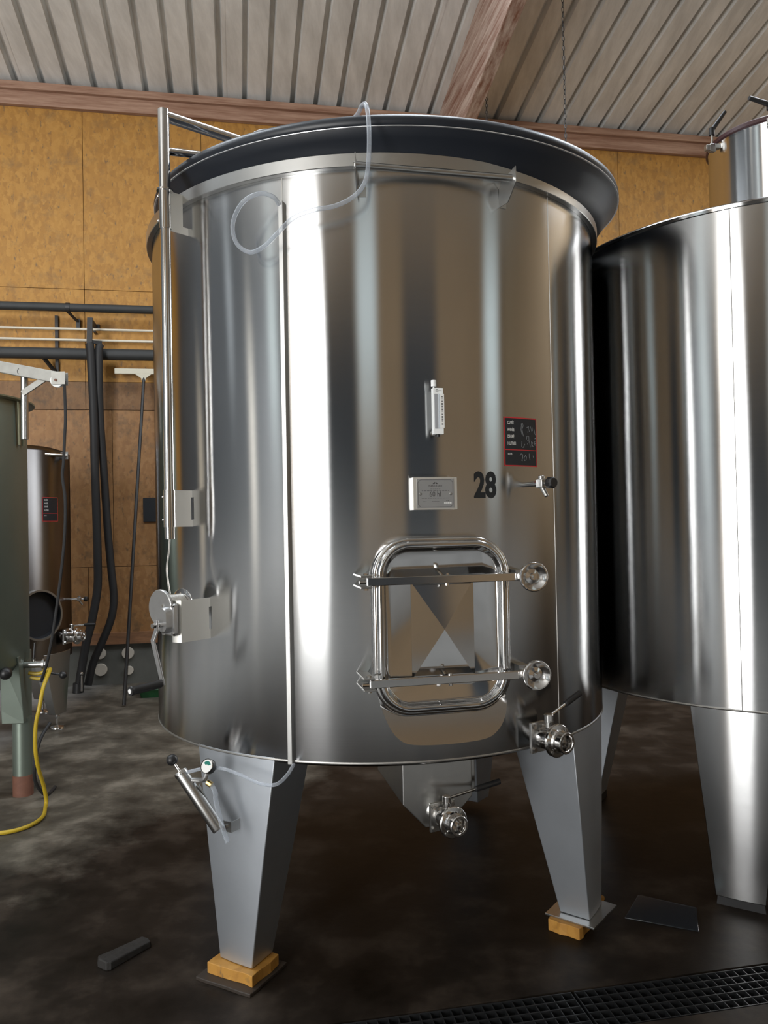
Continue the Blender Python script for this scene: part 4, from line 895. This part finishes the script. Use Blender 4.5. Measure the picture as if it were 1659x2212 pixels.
b.lathe([(0.165, -0.06), (0.165, 0.09), (0.173, 0.095), (0.173, 0.101), (0.160, 0.101), (0.158, 0.09)], 56, Rx); mh = b.obj('round_manway', 'satin_steel', t4, smooth=40)
b = B(); b.lathe([(0.0001, 0.05), (0.150, 0.05), (0.159, 0.092)], 56, Rx); b.obj('manway_door', 'manway_dark', mh)  # near-black disc standing in for the shaded inside of the open manway
for z_ in (1.46, 1.40):
    b = B(); on_shell(b, *stroke([(-0.02, -0.02), (0.0, 0.03), (0.03, 0.035)], 0.010), 33, z_, RK, 0.001); b.obj('paint_mark', 'label_white', t4, smooth=0)

# ------------------------------------------------------------------ things along the far wall
def hall_obj(b, name, mat, label=None, cat=None, parent=None, group=None, **k):
    o = b.obj(name, mat, parent, **k)
    if not parent: o.matrix_world = HALL
    if label: tag(o, label, cat, group)
    return o
U0, U1 = -8.3, 1.6
def pipe(name, v, z, r, mat, label):
    b = B(); b.cyl((U0, v, z), (U1, v, z), r, n=18)
    return hall_obj(b, name, mat, label, 'pipe')
p1 = pipe('wall_pipe', WALLV - 0.15, 3.772, 0.041, 'dark_pipe', 'upper thick dark pipe running along the board wall')
p2 = pipe('wall_pipe', WALLV - 0.15, 3.312, 0.056, 'dark_pipe', 'lower thick dark pipe along the wall, under the white pipes')
p3 = pipe('thin_pipe', WALLV - 0.12, 3.566, 0.0125, 'white_pipe', 'upper of the two thin white pipes on the wall')
p4 = pipe('thin_pipe', WALLV - 0.12, 3.457, 0.0125, 'white_pipe', 'lower of the two thin white pipes on the wall')
def wall_part(parent, name, mat, fn, **k):
    b = B(); fn(b); return b.obj(name, mat, parent, **k)
for u in (-3.6, -1.60, 0.5):
    wall_part(p1, 'pipe_bracket', 'dark_steel', lambda b: (b.lathe([(0.042, -0.018), (0.047, -0.018), (0.047, 0.018), (0.042, 0.018)], 20, Matrix.Translation((u - 0.02, WALLV - 0.15, 3.772)) @ Matrix.Rotation(pi / 2, 4, 'Y')), b.bar((u - 0.02, WALLV - 0.15, 3.73), (u + 0.05, WALLV - 0.05, 3.66), 0.03, 0.012), b.box((u + 0.055, WALLV - 0.01, 3.635), (0.035, 0.08, 0.10))), smooth=0)
for u in (-3.7, -1.755, 0.4):
    wall_part(p2, 'pipe_bracket', 'dark_steel', lambda b: (b.box((u, WALLV - 0.01, 3.42), (0.030, 0.05, 0.60)), b.bar((u - 0.10, WALLV - 0.15, 3.27), (u, WALLV - 0.03, 3.13), 0.02, 0.035)), smooth=0)
for u in (-3.4, -1.38, 0.6):
    wall_part(p3, 'pipe_clip', 'dark_steel', lambda b: b.box((u, WALLV - 0.055, 3.550), (0.025, 0.110, 0.012)), smooth=0)
    wall_part(p4, 'pipe_clip', 'dark_steel', lambda b: b.box((u, WALLV - 0.055, 3.441), (0.025, 0.110, 0.012)), smooth=0)

def hose_thing(pts, r, label):
    b = B(); b.tube([(u, v, max(z, r)) for u, v, z in pts], r, 14, 4)
    return hall_obj(b, 'suction_hose', 'black_rubber', label, 'hose', group='black hoses hung from the wall pipe')
hA = [(-1.395, 7.96, 3.38), (-1.385, 7.96, 3.28), (-1.372, 8.0, 2.683), (-1.374, 8.03, 2.225), (-1.364, 8.03, 1.676), (-1.36, 8.03, 1.311), (-1.364, 8.03, 0.992), (-1.416, 8.0, 0.675), (-1.466, 7.98, 0.473), (-1.508, 7.96, 0.226), (-1.535, 7.95, 0.05)]
hB = [(-1.305, 8.0, 3.38), (-1.315, 7.99, 3.26), (-1.322, 8.05, 2.689), (-1.305, 8.10, 2.228), (-1.283, 8.10, 1.767), (-1.268, 8.10, 1.491), (-1.244, 8.10, 1.168), (-1.223, 8.10, 0.892), (-1.248, 8.09, 0.686), (-1.334, 8.08, 0.461), (-1.42, 8.07, 0.26), (-1.47, 8.06, 0.045)]
h1 = hose_thing(hA, 0.040, 'left of two thick black hoses hanging down the board wall')
h2 = hose_thing(hB, 0.038, 'right of two thick black hoses, bowing out near its foot')
b = B(); b.cyl((-1.535, 7.945, 0.09), (-1.54, 7.94, 0.0), 0.052, n=20); b.obj('hose_coupling', 'dark_steel', h1)
b = B(); b.cyl((-1.50, 7.90, 0.02), (-1.495, 7.895, 0.17), 0.010, n=10); b.sphere((-1.495, 7.895, 0.19), 0.016, 12); b.obj('coupling_lever', 'bright_steel', h1)
b = B(); b.box((-1.385, WALLV - 0.012, 3.62), (0.08, 0.024, 0.05)); b.bar((-1.385, WALLV - 0.02, 3.62), (-1.385, 7.955, 3.62), 0.03, 0.03); b.bar((-1.385, 7.955, 3.635), (-1.395, 7.955, 3.385), 0.05, 0.03, upv=(0, 1, 0)); b.bar((-1.40, 7.955, 3.40), (-1.285, 7.99, 3.40), 0.03, 0.03)
hall_obj(b, 'hose_hanger', 'dark_steel', 'dark steel hanger holding the black hoses at the wall pipe', 'hanger', smooth=0)
# squeegee
sq = empty('floor_squeegee'); sq.matrix_world = HALL; tag(sq, 'long black handled floor squeegee with cream head leaning on the wall', 'squeegee')
top, foot = Vector((-0.905, 8.10, 3.08)), Vector((-1.013, 7.19, 0.012))
b = B(); b.cyl(foot, top, 0.0165, 0.0155, n=14); b.obj('handle', 'black_plastic', sq)
b = B(); b.box((-0.985, 8.11, 3.145), (0.40, 0.045, 0.055)); b.obj('rubber_blade', 'cream_rubber', sq, smooth=0, bevel=0.005)
b = B(); b.prism([(-0.99, 3.118), (-0.83, 3.118), (-0.885, 3.075), (-0.89, 3.05), (-0.925, 3.05), (-0.93, 3.075)], 8.085, 8.12); b.obj('socket', 'cream_rubber', sq, smooth=0, bevel=0.003)
# pipe sleeves in the plinth, slate, green tray
for i, (u, z, r, lab) in enumerate(((-1.384, 0.318, 0.056, 'pale round pipe end in the plinth, upper left, beside the hoses'), (-1.380, 0.155, 0.062, 'large pale round pipe end in the plinth, lower left'), (-1.116, 0.310, 0.060, 'pale round pipe end in the plinth, upper one behind the squeegee'), (-1.108, 0.135, 0.044, 'smallest pale round pipe end, low in the plinth behind the squeegee'))):
    b = B(); b.lathe([(0.0001, 0.028), (r - 0.003, 0.028), (r, 0.022), (r, -0.02)], 28, Matrix.Translation((u, WALLV, z)) @ Matrix.Rotation(pi / 2, 4, 'X'))
    hall_obj(b, 'pipe_end', 'pipe_cap', lab, 'pipe end', group='pipe ends in the plinth', smooth=40)
b = B(); b.box((-0.872, WALLV - 0.012, 1.76), (0.15, 0.016, 0.245)); hall_obj(b, 'slate_board', 'label_black', 'small dark slate on the board wall, half hidden by tank 28', 'sign', smooth=0)
tr = empty('plastic_tray'); tr.matrix_world = HALL; tag(tr, 'low dark green plastic tray on the floor behind the crank', 'tray')
b = B(); b.loft([[(x - 0.65, y + 7.62, z) for x, y in rrect(w, d, 0.03, 4)] for z, w, d in ((0.0, 0.52, 0.22), (0.075, 0.56, 0.26), (0.075, 0.54, 0.24), (0.012, 0.50, 0.20))]); b.obj('tray_body', 'green_plastic', tr, smooth=40)
b = B(); b.tube([(x - 0.65, y + 7.62, 0.075) for x, y in rrect(0.56, 0.26, 0.03, 4)], 0.006, 8, 1, closed=True); b.obj('tray_rim', 'green_plastic', tr)

# chains from the roof
def chain(u, v, z0, z1, n, label, wob=0.0):
    top = Vector((u, v, z0)); root = None; link = None; st = (z0 - z1) / n
    r = empty('hanging_chain'); r.matrix_world = HALL; tag(r, label, 'chain', 'chains hanging from the roof')
    for k in range(n):
        if link is None:
            b = B(); L = st * 0.62; q = 0.010
            b.tube([(q * cos(a), 0, L * 0.55 * sin(a) + (L * 0.25 if sin(a) > 0 else -L * 0.25)) for a in [2 * pi * i / 10 for i in range(10)]], 0.0035, 5, 1, closed=True)
            o = b.obj('chain_link', 'chain_steel', r); link = o
        else: o = link.copy(); COL.objects.link(o); o.parent = r
        o.location = (u + wob * sin(k * 0.25), v, z0 - (k + 0.5) * st); o.rotation_euler = (0, 0, rad(90 * (k % 2)))
chain(2.88, 6.35, roofz(6.35), 4.45, 46, 'nearest rusty chain hanging from the roof right of the rafter')
chain(2.45, 7.2, roofz(7.2) - 0.1, 5.0, 36, 'faint chain hanging beside the rafter behind the navy lid')

# ------------------------------------------------------------------ on the floor in front
b = B(); P = [(-0.10, -0.035), (-0.085, -0.045), (0.095, -0.030), (0.105, 0.0), (0.098, 0.032), (-0.02, 0.040), (-0.09, 0.036), (-0.104, 0.010)]
b.loft([[(x, y, 0) for x, y in P], [(x * 0.97, y * 0.93, 0.026 + 0.006 * sin(40 * x)) for x, y in P]])
o = b.obj('wood_offcut', 'burnt_wood', smooth=0, bevel=0.004); o.location = (-0.985, 2.885, 0.0); o.rotation_euler = (0, 0, rad(52)); tag(o, 'blackened splintered wood offcut lying on the wet floor', 'offcut')
b = B(); b.prism([(-0.135, -0.105), (0.135, -0.105), (0.120, 0.085), (-0.105, 0.110)], 0, 0.004, Matrix.Rotation(-pi / 2, 4, 'X'))
o = b.obj('plastic_sheet', 'clear_sheet', smooth=0, bevel=0.001); o.location = (1.08, 3.12, 0.005); o.rotation_euler = (0, 0, rad(-24)); tag(o, 'flat transparent plastic sheet on the floor between the tanks', 'sheet')
b = B(); b.loft([[(0.022 * cos(a) * s, 0.018 * sin(a) * s, z) for a in [2 * pi * i / 7 for i in range(7)]] for z, s in ((0, 1), (0.012, 0.9))]); o = b.obj('board_chip', 'osb_block', smooth=0); o.location = (0.86, 3.24, 0); tag(o, 'small yellow chip of board on the dark floor', 'chip')

# drain grates
def grate(u0, u1, label):
    g = empty('drain_grate'); g.matrix_world = HALL; tag(g, label, 'grate', 'floor drain grates')
    w = GR_V1 - GR_V0 - 0.014; vm = (GR_V0 + GR_V1) / 2
    n = int(round((u1 - u0) / 0.0345)); cb = lb = None
    for k in range(n + 1):
        if cb is None:
            b = B(); b.box((0, 0, 0), (0.003, w, 0.022)); cb = b.obj('cross_bar', 'iron_grate', g, smooth=0); o = cb
        else: o = cb.copy(); COL.objects.link(o)
        o.location = (u0 + 0.003 + (u1 - u0 - 0.006) * k / n, vm, -0.015)
    for k in range(6):
        if lb is None:
            b = B(); b.box((0, 0, 0), (u1 - u0 - 0.004, 0.0035, 0.026)); lb = b.obj('long_bar', 'iron_grate', g, smooth=0); o = lb
        else: o = lb.copy(); COL.objects.link(o)
        o.location = ((u0 + u1) / 2, GR_V0 + 0.009 + (w - 0.004) * k / 5, -0.015)
grate(0.06, 1.066, 'left drain grate let into the floor, cut by the frame bottom')
grate(1.074, 2.08, 'right drain grate let into the floor, reaching the right edge')
